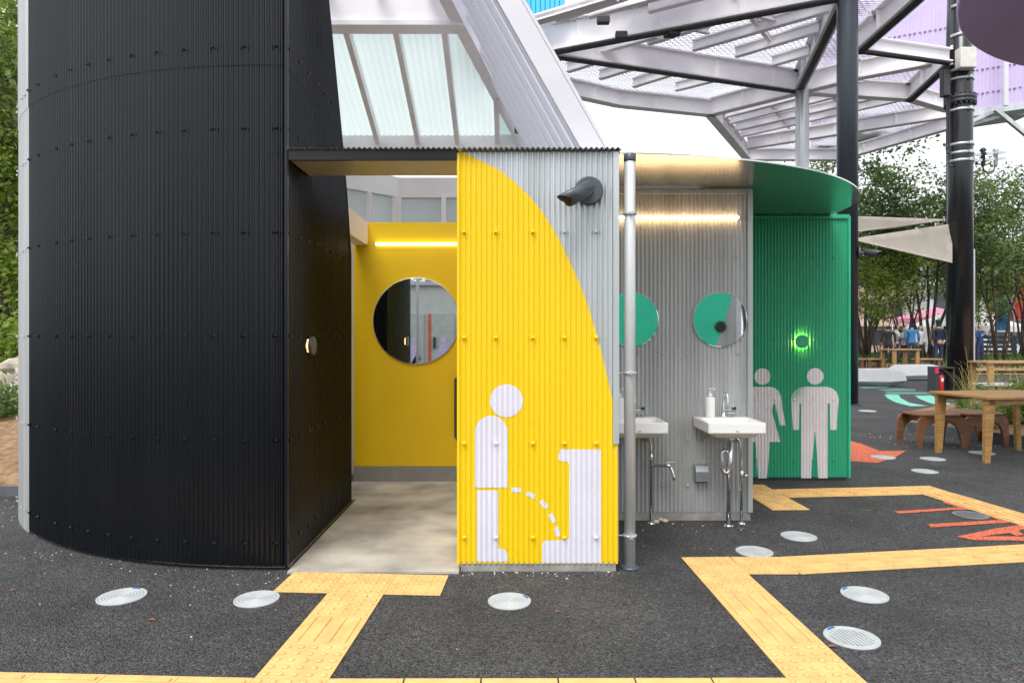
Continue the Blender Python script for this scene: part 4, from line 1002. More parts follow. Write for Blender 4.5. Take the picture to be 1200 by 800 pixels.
# purple disc canopy
pd_ = thing('purple_disc_canopy', 'large round purple canopy on a column beside the plaza', 'canopy', (8.1, 5.55, 0))
bm = bmesh.new(); lathe(bm, [(3.74, 5.0), (3.76, 5.02), (3.76, 5.20), (3.70, 5.24)], 96, (8.1, 5.55, 0)); obj('disc', bm, M_PURP, pd_)
bm = bmesh.new(); lathe(bm, [(.16, 0), (.16, 5.0)], 24, (8.1, 5.55, 0)); obj('column', bm, M_POLE, pd_)
# shade sails
def sail(label, A_, B_, C_):
    bm = bmesh.new(); n = 10; g_ = {}
    for i in range(n + 1):
        for j in range(n + 1 - i):
            k = n - i - j; q = (A_ * i + B_ * j + C_ * k) / n; sag = (i * j * k) / (n ** 3 / 27.0)
            ed = (i * j + j * k + i * k) / (n * n / 3.0)
            g_[(i, j)] = bm.verts.new(q + Vector((0, 0, -.12 * sag)))
    for i in range(n):
        for j in range(n - i):
            f = bm.faces.new((g_[(i, j)], g_[(i + 1, j)], g_[(i, j + 1)])); f.smooth = True
            if i + j < n - 1: f = bm.faces.new((g_[(i + 1, j)], g_[(i + 1, j + 1)], g_[(i, j + 1)])); f.smooth = True
    bmesh.ops.solidify(bm, geom=bm.faces[:], thickness=.006)
    return tag(obj('shade_sail', bm, M_SAIL), label, 'shade sail', 'beige shade sails between the poles')
sail('wide beige triangular shade sail reaching the black utility pole', P(995, 280, 14.4), P(1116, 262, 18.1), P(1116, 308, 17.5))
sail('narrow beige shade sail above the wider one', P(995, 253, 14.5), P(1114, 257, 18.2), P(995, 273, 14.4))

# ------------------------------------------------------------------ furniture
tb = thing('wooden_table', 'honey coloured plywood table with tapered legs beside arched stools', 'table', (5.3, 7.62, 0), R(8.8))
def loc(t, name, bm, m): return obj(name, bm, m, t, world=False)
bm = bmesh.new(); box(bm, -.02, 1.24, -.04, .84, .715, .745, .005); loc(tb, 'tabletop', bm, M_WOOD)
bm = bmesh.new(); box(bm, .05, 1.16, .02, .05, .65, .714); box(bm, .05, 1.16, .74, .77, .65, .714); loc(tb, 'apron', bm, M_WOOD)
for (x, y, dx) in ((.05, .04, .06), (.05, .74, .06), (1.13, .04, -.06), (1.13, .74, -.06)):
    bm = bmesh.new(); w0, w1 = .034, .05
    slab(bm, [(x - w0 - dx * .3, y - .02, 0), (x + w0 - dx * .3, y - .02, 0), (x + w1 + dx * .6, y - .02, .714), (x - w1 + dx * .0, y - .02, .714)], (0, .04, 0)); loc(tb, 'leg', bm, M_WOOD)
def stool(label, x, y, rz, w, d):
    t = thing('arched_stool', label, 'stool', (x, y, 0), rz, 'arched plywood stools')
    bm = bmesh.new(); loft(bm, [rrect(0, 0, w * .92, d * 1.02, d * .3, .40, 6), rrect(0, 0, w * .96, d * 1.06, d * .32, .405, 6), rrect(0, 0, w * .96, d * 1.06, d * .32, .422, 6), rrect(0, 0, w * .93, d * 1.03, d * .3, .427, 6)]); loc(t, 'seat', bm, M_WOODD)
    for sy in (-1, 1):
        out = []; N2 = 10
        outer = [(-w * .52, 0), (-w * .535, .12), (-w * .52, .26)] + [(-w * .40 + -.12 * w * math.cos(R(a)), .28 + .115 * math.sin(R(a))) for a in range(20, 91, 14)]
        inner = [(-w * .42, 0), (-w * .405, .10), (-w * .37, .19)] + [(-w * .36 + w * .36 * (1 - math.cos(R(a))), .20 + .13 * math.sin(R(a))) for a in range(15, 91, 15)]
        pol = outer + [(-x_, z_) for x_, z_ in outer[::-1]] + [(-x_, z_) for x_, z_ in inner] + inner[::-1][1:]
        bm = bmesh.new(); slab(bm, [(x_, sy * d * .44 - .018, min(z_, .398)) for x_, z_ in pol], (0, .036, 0)); loc(t, 'arch_frame', bm, M_WOODD)
    bm = bmesh.new(); box(bm, -w * .3, -w * .27, -d * .42, d * .42, .32, .398); box(bm, w * .27, w * .3, -d * .42, d * .42, .32, .398); loc(t, 'rail', bm, M_WOODD)
stool('brown arched plywood stool standing clear of the table', 5.46, 8.9, R(3), .62, .46)
stool('brown arched plywood stool by the planting bed edge', 6.09, 9.02, R(10), .62, .46)
def faceted(label, c, L, rz, w=.62, h=.46, seed=1):
    rnd = random.Random(seed); bm = bmesh.new()
    for x, s in ((-L / 2, .55), (-L / 2 + .25, 1.0), (0, .97), (L / 2 - .35, 1.0), (L / 2, .6)):
        for k in range(7):
            a = R(200 + k * 320 / 7 * 1.0 + rnd.uniform(-12, 12)); bm.verts.new((x + rnd.uniform(-.08, .08), w / 2 * s * math.cos(a), max(0.0, h / 2 + h / 2 * s * 1.08 * math.sin(a))))
    bmesh.ops.convex_hull(bm, input=bm.verts[:])
    t = thing('faceted_bench', label, 'bench', c, rz, 'white faceted benches on the plaza')
    for v in [v for v in bm.verts if not v.link_faces]: bm.verts.remove(v)
    return loc(t, 'body', bm, M_BENCHW)
q = PZ(1031, 453); faceted('white faceted boulder bench near the black column', (q.x, q.y + .3, 0), 1.45, R(-12), .66, .50, 3)
q = PZ(1080, 446); faceted('white faceted boulder bench beside the fire extinguisher cabinet', (q.x, q.y + .3, 0), 1.75, R(6), .6, .50, 5)
# extinguisher cabinet
q = PZ(1103, 461)
ec = thing('extinguisher_cabinet', 'open black fire extinguisher cabinet against the utility pole', 'cabinet', (q.x, q.y, 0))
bm = bmesh.new(); x, y = q.x, q.y
box(bm, x - .16, x + .34, y + .26, y + .30, 0, .66); box(bm, x - .16, x - .06, y, y + .258, 0, .66); box(bm, x + .30, x + .34, y, y + .258, 0, .66); box(bm, x - .058, x + .298, y, y + .258, .62, .66); box(bm, x - .058, x + .298, y, y + .258, 0, .04); obj('case', bm, M_DARK, ec)
bm = bmesh.new(); box(bm, x - .158, x - .062, y - .006, y - .001, .50, .64); obj('red_plate', bm, mat('magenta_red', (.6, .02, .09), .4), ec)
fe = thing('fire_extinguisher', 'red fire extinguisher inside the black cabinet', 'extinguisher', (x + .06, y + .12, .04))
bm = bmesh.new(); lathe(bm, [(.065, .0405), (.07, .06), (.07, .40), (.055, .44), (.025, .46)], 20, (x + .06, y + .12, 0)); obj('cylinder', bm, M_RED, fe)
bm = bmesh.new(); lathe(bm, [(.02, .455), (.022, .50)], 12, (x + .06, y + .12, 0)); box(bm, x + .0, x + .10, y + .10, y + .14, .50, .53, .006); tube(bm, [(x + .08, y + .1, .49), (x + .13, y + .08, .42), (x + .135, y + .07, .2)], .012, 6); obj('valve', bm, M_DARK, fe)
bm = bmesh.new(); box(bm, x + .03, x + .09, y + .045, y + .05, .30, .38); obj('paper_label', bm, M_PLASTW, fe)
# far tables and benches
def plain_table(name, label, cat, c, L, D, h, rz, mt, ml, grp=None):
    t = thing(name, label, cat, c, rz, grp)
    bm = bmesh.new(); box(bm, -L / 2, L / 2, -D / 2, D / 2, h - .05, h, .006); loc(t, 'top' if cat == 'table' else 'seat', bm, mt)
    for sx in (-1, 1):
        for sy in (-1, 1):
            bm = bmesh.new(); box(bm, sx * (L / 2 - .10) - .06, sx * (L / 2 - .10) + .06, sy * (D / 2 - .08) - .04, sy * (D / 2 - .08) + .04, 0, h - .051, .004); loc(t, 'leg', bm, ml)
    bm = bmesh.new(); box(bm, -L / 2 + .17, L / 2 - .17, -.03, .03, h - .13, h - .051); loc(t, 'rail', bm, ml)
yt_ = 24.3
plain_table('plaza_table', 'wooden plaza table with pale top between two brown benches', 'table', P(1054.5, 0, yt_) * Vector((1, 1, 0)) if False else ((1054.5 - CX) / F * yt_, yt_, 0), 1.05, .8, .98, R(5), M_WOODT, M_WOOD, 'plaza tables')
for u, lab, w_ in ((1024, 'brown wooden bench left of the pale topped plaza table', .75), (1086, 'brown wooden bench right of the pale topped plaza table', .85), (1002, 'brown wooden bench end beside the navy column', .5)):
    plain_table('plaza_bench', lab, 'bench', ((u - CX) / F * 24.8, 24.8, 0), w_, .5, .62, R(4), M_WOODT, M_WOODD, 'plaza benches')
plain_table('plaza_table', 'long brown wooden table behind the ornamental grasses', 'table', ((1185 - CX) / F * 17.2, 17.2, 0), 1.7, .8, .80, R(0), M_WOODT, M_WOOD, 'plaza tables')
plain_table('plaza_bench', 'long thin wooden bench behind the utility pole', 'bench', ((1165 - CX) / F * 19.4, 19.4, 0), 2.4, .45, .50, R(3), M_WOODT, M_WOODD, 'plaza benches')
plain_table('low_white_bench', 'small white slatted bench among the grasses', 'bench', ((1166 - CX) / F * 14.6, 14.6, 0), .72, .35, .42, R(0), M_BENCHW, M_DGREY)

# ------------------------------------------------------------------ planting beds, rocks, kerbs
def mound(name, poly, zc, m, n=2, zb=.02):
    bm = bmesh.new(); c = Vector((sum(p[0] for p in poly) / len(poly), sum(p[1] for p in poly) / len(poly), zc))
    rings = []
    for s, h_ in ((1, zb), (.9, zb + zc * .35), (.7, zb + zc * .75), (.4, zc)):
        rings.append([bm.verts.new((c.x + (x - c.x) * s, c.y + (y - c.y) * s, h_ + random.uniform(-.02, .02) * (s < 1))) for x, y in poly])
    k = len(poly)
    for i in range(3):
        for j in range(k): f = bm.faces.new((rings[i][j], rings[i][(j + 1) % k], rings[i + 1][(j + 1) % k], rings[i + 1][j])); f.smooth = True
    bm.faces.new(rings[3]); bmesh.ops.recalc_face_normals(bm, faces=bm.faces[:])
    return struct(obj(name, bm, m))
mound('soil_bed', [(6.0, 10.2), (6.62, 8.8), (8.2, 7.6), (12, 7.4), (13.5, 11), (12, 14.5), (9.6, 14.6), (7.2, 12.6)], .12, M_SOIL)
mound('soil_bed', [(10, 25.7), (14, 25.4), (19, 25), (24, 24), (27, 28), (24, 32), (14, 32), (9.5, 29)], .38, M_SOIL)
mound('soil_bed', [(-4.45, 6.14), (-3.9, 6.3), (-3.9, 12), (-5, 16), (-12, 17), (-16, 12), (-14, 7.2), (-9, 6.3)], .62, M_SOIL)
M_KERB = mat('grey_kerb', (.10, .11, .12), .6, 0, .15, 8)
kb = thing('kerb', 'low dark grey kerb edging the soil beside the drum', 'kerb', (-5.5, 6.1, 0))
bm = bmesh.new(); beamp(bm, (-9, 6.26, .045), (-4.15, 6.06, .045), .05, .09); obj('edging', bm, M_KERB, kb)
kb = thing('kerb', 'low grey kerb edging the bed behind the arched stools', 'kerb', (6.3, 9.5, 0))
for a_, b_ in (((5.95, 10.25), (6.25, 9.55)), ((6.25, 9.55), (6.6, 8.78)), ((6.6, 8.78), (8.2, 7.55))):
    obj('edging', beamp(bmesh.new(), (*a_, .07), (*b_, .07), .05, .14), M_KERB, kb)
def rock(label, c, sx, sy, sz, seed):
    rnd = random.Random(seed); bm = bmesh.new(); bmesh.ops.create_icosphere(bm, subdivisions=3, radius=1)
    from mathutils import noise
    for v in bm.verts:
        nv = noise.noise(v.co * 1.3 + Vector((seed, 0, 0))) * .35 + noise.noise(v.co * 3.5 + Vector((0, seed, 0))) * .12
        v.co = v.co * (1 + nv); v.co = Vector((v.co.x * sx, v.co.y * sy, v.co.z * sz))
    t = thing('boulder', label, 'rock', c); loc(t, 'stone', bm, M_ROCK)
rock('large pale boulder behind the low shrub by the drum', (-6.75, 8.8, .62), .75, .55, .42, 2)
rock('flat tan boulder leaning on the larger one', (-6.3, 9.2, .95), .6, .5, .22, 5)

# ------------------------------------------------------------------ vegetation
def mesh_from(name, verts, faces, mats, fm=None):
    me = bpy.data.meshes.new(name); me.from_pydata(verts, [], faces)
    for m in mats: me.materials.append(m)
    if fm: me.polygons.foreach_set('material_index', fm)
    me.update(); return me
def leaf_cloud(centres, n, sig, size, rnd, flat=.6):
    V, Fc = [], []
    for i in range(n):
        c, s = rnd.choice(centres); p = Vector(c) + Vector((rnd.gauss(0, sig * s), rnd.gauss(0, sig * s), rnd.gauss(0, sig * s * flat)))
        L = size * rnd.uniform(.6, 1.4); d1 = Vector((rnd.gauss(0, 1), rnd.gauss(0, 1), rnd.gauss(-.2, .6))).normalized(); up = Vector((rnd.gauss(0, .6), rnd.gauss(0, .6), 1)).normalized()
        d2 = d1.cross(up).normalized(); k = len(V); nn = d2.cross(d1)
        V += [p, p + d1 * L * .5 + d2 * L * .3 + nn * L * .1, p + d1 * L, p + d1 * L * .5 - d2 * L * .3 + nn * L * .1]; Fc += [(k, k + 1, k + 2), (k, k + 2, k + 3)]
    return V, Fc
def tree_meshes(seed, h, stems, spread, n, size, sig, first=.35, leafm=0, r0=.07):
    rnd = random.Random(seed); bm = bmesh.new(); cent = []
    for s in range(stems):
        a = 2 * PI * s / max(1, stems) + rnd.uniform(-.4, .4); b0 = Vector((.12 * math.cos(a), .12 * math.sin(a), 0)) * (stems > 1)
        top = Vector((spread * math.cos(a) * rnd.uniform(.5, 1), spread * math.sin(a) * rnd.uniform(.5, 1), h * rnd.uniform(.75, .95)))
        pts = []; K = 7
        for k in range(K + 1):
            t = k / K; q = b0 + Vector((top.x * t ** 1.3, top.y * t ** 1.3, top.z * t)); pts.append(q + Vector((rnd.gauss(0, .05), rnd.gauss(0, .05), 0)) * (k > 0) * h * .12)
        tube(bm, pts, [r0 * (1 - .85 * k / K) for k in range(K + 1)], 7)
        for k in range(1, K + 1):
            t = k / K
            if t < first: continue
            for j in range(3):
                an = rnd.uniform(0, 2 * PI); L = h * .20 * rnd.uniform(.6, 1.2) * (1.15 - .5 * t); e = pts[k] + Vector((math.cos(an) * L, math.sin(an) * L, L * rnd.uniform(.2, .9)))
                mid = pts[k].lerp(e, .5) + Vector((0, 0, -.04 * h * .2)); rr = r0 * .4 * (1 - .6 * t); tube(bm, [pts[k], mid, e], [rr, rr * .7, rr * .25], 5)
                cent.append((e, 1.0)); cent.append((mid, .7))
                for g_ in range(2):
                    e2 = mid.lerp(e, .6) + Vector((rnd.gauss(0, L * .4), rnd.gauss(0, L * .4), rnd.uniform(0, L * .5))); tube(bm, [mid, e2], [rr * .5, rr * .2], 4); cent.append((e2, .8))
        cent.append((pts[-1], .8))
    me = bpy.data.meshes.new('trunk'); bm.to_mesh(me); bm.free(); me.materials.append(M_BARK)
    V, Fc = leaf_cloud(cent, n, sig, size, rnd); return me, mesh_from('crown', V, Fc, [M_LEAF[leafm]])
def tree(kind, label, x, y, s=1.0, rz=0.0, z=0.0, grp='plaza trees'):
    t = thing('tree', label, 'tree', (x, y, z), rz, grp)
    for nm, me in zip(('trunk', 'crown'), TT[kind]): o = bpy.data.objects.new(nm, me); COL.objects.link(o); o.parent = t; o.scale = (s, s, s)
TT = {'limbs': tree_meshes(61, 7.5, 7, 1.5, 4200, .10, .25, .55, 0, .055), 'multi': tree_meshes(11, 7.6, 6, 2.0, 6200, .14, .24, .42, 0, .05), 'dark': tree_meshes(23, 7.0, 5, 1.7, 7000, .14, .26, .45, 1, .075),
      'young': tree_meshes(31, 5.0, 6, 1.3, 4600, .13, .22, .32, 2, .03), 'near': tree_meshes(47, 7.0, 6, 1.8, 14000, .10, .30, .30, 2, .06), 'neard': tree_meshes(53, 7.5, 7, 1.9, 14000, .10, .32, .3, 0, .07)}
ux = lambda u, d: (u - CX) / F * d
for (k, lab, u, d, s, rz, z) in (
    ('dark', 'dark leafy tree right behind the navy column', 1014, 28.8, 1.08, 0, .2), ('young', 'light yellow green young tree behind the plaza table', 1030, 27.6, .95, 1, .3),
    ('dark', 'multi stemmed dark tree beside the standing people', 1088, 28.2, 1.05, 2.1, .3), ('multi', 'tall loose tree rising above the shade sails', 1062, 36, 1.15, .6, 0),
    ('multi', 'airy multi stemmed tree right of the utility pole', 1170, 26.5, 1.0, 0, .3), ('multi', 'airy tree at the edge of the back bed', 1205, 27.5, 1.02, 2.4, .3),
    ('dark', 'dark tree far behind the utility pole', 1130, 38, 1.1, 4.0, 0), ('dark', 'dark tree far beyond the long bench', 1192, 40, 1.1, 1.0, 0), ('multi', 'slender tree rising behind the silver column', 1012, 30.5, 1.32, 3.3, 0), ('young', 'small young tree under the utility crossarm', 1150, 33, 1.1, 3, 0)):
    tree(k, lab, ux(u, d), d, s, rz, z)
for (k, lab, x, y, s, rz, z) in (('near', 'bright green multi stemmed tree beside the drum', -8.3, 11.0, 1.0, 0, .5), ('limbs', 'tall tree with many dark limbs behind the drum', -7.45, 10.3, 1.0, 1.3, .55), ('near', 'yellow green tree deep behind the boulders', -10.5, 13.5, 1.1, 2.2, .5), ('neard', 'dense dark tree at the back of the soil slope', -12, 15.5, 1.1, 4.0, .3), ('near', 'bright tree behind the tall limbed tree', -9.3, 12.8, .8, 5.0, .5)):
    tree(k, lab, x, y, s, rz, z, 'trees beside the drum')
tree('near', 'bright tree opposite the wash alcove seen in the mirrors', 6.3, -8.0, 1.0, 0, 0, 'trees behind the viewer')
tree('neard', 'leafy tree behind the opposite grey building', -2.6, -13.5, 1.1, 1, 0, 'trees behind the viewer')
tree('near', 'bright tree beside the opposite green wall', 7.8, -7.0, .9, 2, 0, 'trees behind the viewer')

def shrub(label, c, r, h, n, size, m, name='shrub', grp=None, seed=1):
    rnd = random.Random(seed); t = thing(name, label, 'shrub', c, 0, grp)
    cent = [(Vector((rnd.gauss(0, r * .45), rnd.gauss(0, r * .45), rnd.uniform(.15, .9) * h)), 1) for _ in range(14)]
    V, Fc = leaf_cloud(cent, n, r * .3, size, rnd, .7); V = [Vector((v.x, v.y, max(.0, v.z))) for v in V]
    me = mesh_from('foliage', V, Fc, [m]); o = bpy.data.objects.new('foliage', me); COL.objects.link(o); o.parent = t
    bm = bmesh.new()
    for c_, s_ in cent[:8]: tube(bm, [(0, 0, 0), c_ * .5, c_], [.012, .009, .004], 4)
    loc(t, 'stems', bm, M_BARK)
def grass_clump(label, c, h, spread, n, m, grp, seed, wid=.006):
    rnd = random.Random(seed); V, Fc = [], []
    for i in range(n):
        a = rnd.uniform(0, 2 * PI); L = h * rnd.uniform(.6, 1.25); bx_, by_ = rnd.gauss(0, .06), rnd.gauss(0, .06); lean = rnd.uniform(.15, 1) * spread
        px = Vector((math.cos(a + PI / 2), math.sin(a + PI / 2), 0)) * wid; k0 = len(V); K = 5
        for k in range(K + 1):
            t = k / K; q = Vector((bx_ + math.cos(a) * lean * t ** 1.6, by_ + math.sin(a) * lean * t ** 1.6, L * (t - .45 * lean / max(spread, .01) * t ** 3))); w = px * (1 - .8 * t); V += [q - w, q + w]
        for k in range(K): j = k0 + 2 * k; Fc.append((j, j + 1, j + 3, j + 2))
    t = thing('grass_clump', label, 'grass', c, 0, grp); me = mesh_from('blades', V, Fc, [m]); o = bpy.data.objects.new('blades', me); COL.objects.link(o); o.parent = t
shrub('low bushy green shrub in front of the pale boulder', (-6.1, 7.9, .33), .55, .5, 2200, .07, M_LEAF[0], seed=4)
shrub('leafy shrub at the foot of the bright tree by the drum', (-8.4, 10.3, .6), .8, .9, 2600, .09, M_LEAF[2], seed=6)
for i, (x, y, z, h_, lab) in enumerate(((-7.35, 10.2, .6, 2.3, 'tall bright green bush filling the gap beside the drum'), (-8.5, 11.6, .6, 3.2, 'tallest bright bush behind the boulders'), (-6.9, 9.9, .6, 1.3, 'knee high bright bush behind the pale boulder'))):
    shrub(lab, (x, y, z), .75, h_, 4200, .09, M_LEAF[2], seed=40 + i, grp='bushes beside the drum')
shrub('small green shrub under the arched stool by the bed', (6.75, 9.9, .05), .28, .34, 1100, .05, M_LEAF[0], seed=8)
shrub('yellow green shrub in the bed behind the table', (7.65, 10.2, .1), .5, .75, 1900, .06, M_LEAF[2], seed=9)
shrub('green shrub in the bed near the table leg', (8.3, 9.8, .1), .5, .5, 1900, .06, M_LEAF[0], seed=10)
gi = 0
for (u, d, h_, sp, n_, m, lab) in ((1135, 13.8, 1.05, .95, 34, M_STRAW, 'straw coloured ornamental grass beside the utility pole base'), (1165, 13.2, 1.1, 1.05, 40, M_STRAW, 'tall arching straw grass in front of the white bench'), (1193, 12.6, 1.15, 1.1, 40, M_STRAW, 'arching straw grass behind the wooden tabletop'),
    (1128, 12.6, .5, .45, 110, M_GRASS, 'green grass tuft behind the table corner'), (1160, 11.5, .5, .45, 120, M_GRASS, 'green grass tuft in the bed above the stool'), (1190, 10.9, .55, .5, 130, M_GRASS, 'thick green grass tuft near the bed centre'), (1150, 10.9, .45, .4, 90, M_STRAW, 'short dry grass tuft at the bed edge'), (1178, 10.3, .4, .4, 90, M_GRASS, 'short green grass tuft near the kerb')):
    gi += 1; grass_clump(lab, (ux(u, d), d, .06), h_, sp, n_, m, 'ornamental grasses in the bed', 100 + gi)
# ground cover in the far bed: nobody could count it
rnd = random.Random(77); V, Fc = [], []
for i in range(9000):
    x, y = rnd.uniform(10.2, 25), rnd.uniform(25.4, 31); z = .1 + .25 * min(1, (y - 25.3) / 2); L = rnd.uniform(.1, .45); a = rnd.uniform(0, 6.3); k = len(V)
    if math.sin(x * 2.1) + math.sin(y * 3 + x) < -.7: continue
    dx, dy = math.cos(a) * .05, math.sin(a) * .05; V += [(x - dx, y - dy, z), (x + dx, y + dy, z), (x + rnd.gauss(0, .15), y + rnd.gauss(0, .15), z + L)]; Fc.append((k, k + 1, k + 2))
o = bpy.data.objects.new('ground_cover', mesh_from('ground_cover', V, Fc, [M_GRASS])); COL.objects.link(o); struct(o, 'stuff')
rnd = random.Random(78); V, Fc = [], []
for i in range(7000):
    x, y = rnd.uniform(-11, -4.6), rnd.uniform(8.3, 14); z = .35 + .22 * min(1, (y - 7.5) / 2); L = rnd.uniform(.15, .6); a = rnd.uniform(0, 6.3); k = len(V)
    dx, dy = math.cos(a) * .02, math.sin(a) * .02; V += [(x - dx, y - dy, z), (x + dx, y + dy, z), (x + rnd.gauss(0, .15), y + rnd.gauss(0, .15), z + L)]; Fc.append((k, k + 1, k + 2))
o = bpy.data.objects.new('slope_grass', mesh_from('slope_grass', V, Fc, [M_GRASS])); COL.objects.link(o); struct(o, 'stuff')
# dense greenery closing the view to the left: reads as one mass
rnd = random.Random(79); cent = [(Vector((rnd.uniform(-26, -9), rnd.uniform(20, 25), rnd.uniform(.4, 6))), 1.0) for _ in range(110)]
V, Fc = leaf_cloud(cent, 8000, .5, .24, rnd, .8); o = bpy.data.objects.new('far_thicket', mesh_from('far_thicket', V, Fc, [M_LEAF[0]])); COL.objects.link(o); struct(o, 'stuff')

# ------------------------------------------------------------------ people
def colm(c): return mat('cloth_%d_%d_%d' % tuple(int(x * 100) for x in c), c, .8, 0, .12, 20)
M_SKIN = mat('skin', (.52, .33, .23), .55, 0, .05, 10); M_HAIR = mat('hair', (.015, .012, .010), .5, 0, .1, 20)
def person(label, x, y, rz, shirt, pants, pose='stand', hgt=1.7, cap=None, z=0.0, hair=M_HAIR):
    k = hgt / 1.72
    J = {'pel': (0, 0, .95), 'wst': (0, -.01, 1.08), 'chs': (0, 0, 1.30), 'nck': (0, -.005, 1.46), 'hd0': (0, -.02, 1.54), 'hd1': (0, -.02, 1.66)}
    Rr = {'pel': (.155, .11), 'wst': (.14, .10), 'chs': (.165, .11), 'nck': (.055, .055), 'hd0': (.088, .105), 'hd1': (.088, .105)}
    E = [('pel', 'wst'), ('wst', 'chs'), ('chs', 'nck'), ('nck', 'hd0'), ('hd0', 'hd1')]
    for s, n in ((-1, 'L'), (1, 'R')):
        if pose == 'back_hands': el, ha = (s * .27, .10, 1.10), (s * .06, .17, .93)
        elif pose == 'raise' : el, ha = (s * .24, -.10, 1.12), (s * .12, -.28, 1.28)
        else: el, ha = (s * .25, .02, 1.12), (s * .24, -.08, .88)
        st_ = .06 if pose == 'walk' else .0
        J.update({'sh' + n: (s * .19, 0, 1.39), 'el' + n: el, 'ha' + n: ha, 'fi' + n: (ha[0], ha[1] - .02, ha[2] - .09 if pose != 'raise' else ha[2] + .06),
                  'hp' + n: (s * .09, 0, .88), 'kn' + n: (s * .105, -.02 - s * st_, .49), 'an' + n: (s * .11, .02 - s * st_ * 2, .09), 'to' + n: (s * .13, -.13 - s * st_ * 2, .035)})
        Rr.update({'sh' + n: (.068, .068), 'el' + n: (.048, .048), 'ha' + n: (.030, .036), 'fi' + n: (.022, .034), 'hp' + n: (.098, .105), 'kn' + n: (.066, .066), 'an' + n: (.045, .05), 'to' + n: (.042, .03)})
        E += [('chs', 'sh' + n), ('sh' + n, 'el' + n), ('el' + n, 'ha' + n), ('ha' + n, 'fi' + n), ('pel', 'hp' + n), ('hp' + n, 'kn' + n), ('kn' + n, 'an' + n), ('an' + n, 'to' + n)]
    names = list(J); me = bpy.data.meshes.new('sk'); me.from_pydata([Vector(J[n]) * k for n in names], [(names.index(a_), names.index(b_)) for a_, b_ in E], [])
    o = bpy.data.objects.new('sk', me); COL.objects.link(o)
    md = o.modifiers.new('s', 'SKIN'); md.use_smooth_shade = True; md.branch_smoothing = .6
    lay = me.skin_vertices[0].data
    for i, n in enumerate(names): lay[i].radius = (Rr[n][0] * k, Rr[n][1] * k); lay[i].use_root = (n == 'pel')
    o.modifiers.new('d', 'SUBSURF').levels = 1
    dg = bpy.context.evaluated_depsgraph_get(); bme = bpy.data.meshes.new_from_object(o.evaluated_get(dg)); bpy.data.objects.remove(o)
    bme.name = 'body'; bme.materials.clear()
    for m in (M_SKIN, colm(shirt), colm(pants), mat('shoes', (.03, .03, .03), .6, 0, .1, 9), hair): bme.materials.append(m)
    hand = [Vector(J['haL']) * k, Vector(J['haR']) * k]
    for p_ in bme.polygons:
        c = p_.center; zz = c.z / k; arm = min((c - h_).length for h_ in hand) < .11 * k
        mi = 3 if zz < .10 else (2 if zz < .93 else 1)
        if zz > 1.44: mi = 0
        if (zz > 1.58 and (c.y > -.045 * k or zz > 1.70)) or (zz > 1.49 and c.y > .01 * k): mi = 4
        if arm and zz < 1.5: mi = 0
        p_.material_index = mi; p_.use_smooth = True
    t = thing('person', label, 'person', (x, y, z), rz, 'people standing beyond the plaza')
    b_ = bpy.data.objects.new('body', bme); COL.objects.link(b_); b_.parent = t
    if cap:
        bm = bmesh.new(); lathe(bm, [(.092 * k, 1.64 * k), (.096 * k, 1.68 * k), (.08 * k, 1.745 * k), (.03 * k, 1.77 * k)], 14, (0, -.02 * k, 0)); box(bm, -.06 * k, .06 * k, -.2 * k, -.09 * k, 1.645 * k, 1.66 * k, .004); loc(t, 'cap', bm, colm(cap))
yb_ = 27.4
for (u, d, rz, sh, pa, po, h_, cap, lab) in (
    (1041, 26.6, 2.6, (.04, .03, .03), (.02, .02, .03), 'stand', 1.66, None, 'person in black and red standing among the young trees'),
    (1050.5, 27.0, 1.2, (.75, .75, .78), (.05, .06, .09), 'raise', 1.68, None, 'person in a white top near the young tree'),
    (1060, 26.8, -.5, (.45, .40, .38), (.04, .04, .05), 'raise', 1.60, None, 'person in a grey patterned top holding something up'),
    (1068.5, 26.4, 2.9, (.05, .22, .50), (.04, .05, .07), 'stand', 1.74, None, 'person in a bright blue shirt facing away'),
    (1078, 27.0, .4, (.78, .78, .80), (.06, .06, .07), 'stand', 1.66, None, 'person in a white shirt beside the dark tree stems'),
    (1100, 26.0, 3.2, (.016, .020, .035), (.03, .045, .09), 'back_hands', 1.78, (.02, .03, .05), 'person in a navy jacket and cap with hands behind back'),
    (1094, 27.0, .6, (.12, .10, .10), (.03, .03, .04), 'stand', 1.70, None, 'dark haired person partly hidden by the navy jacket'),
    (1108, 26.6, 2.2, (.03, .08, .20), (.03, .03, .05), 'walk', 1.66, None, 'person in royal blue next to the navy jacket'),
    (1148, 26.4, .3, (.02, .06, .18), (.03, .04, .08), 'raise', 1.70, None, 'person in blue right of the utility pole'),
    (1141, 27.4, 0, (.60, .12, .10), (.04, .04, .05), 'stand', 1.64, None, 'person in a red top right of the utility pole')):
    person(lab, ux(u, d), d, rz, sh, pa, po, h_, cap, .24 if d < 31 else 0.0)

# ------------------------------------------------------------------ far background
def tent(label, x, y, w, h0, h1, m):
    t = thing('market_tent', label, 'tent', (x, y, 0), 0, 'market tents beyond the trees'); bm = bmesh.new(); hw = w / 2
    b_ = [bm.verts.new(q) for q in ((-hw, -hw, h0), (hw, -hw, h0), (hw, hw, h0), (-hw, hw, h0))]; c_ = [bm.verts.new((v.co.x, v.co.y, h0 - .3)) for v in b_]; tp = bm.verts.new((0, 0, h1))
    for i in range(4): bm.faces.new((b_[i], b_[(i + 1) % 4], tp)); bm.faces.new((c_[i], c_[(i + 1) % 4], b_[(i + 1) % 4], b_[i]))
    bmesh.ops.recalc_face_normals(bm, faces=bm.faces[:]); bmesh.ops.solidify(bm, geom=bm.faces[:], thickness=.02); loc(t, 'canopy', bm, m)
    for sx in (-1, 1):
        for sy in (-1, 1): bm = bmesh.new(); lathe(bm, [(.03, 0), (.03, h0)], 8, (sx * hw * .98, sy * hw * .98, 0)); loc(t, 'pole', bm, M_GALV)
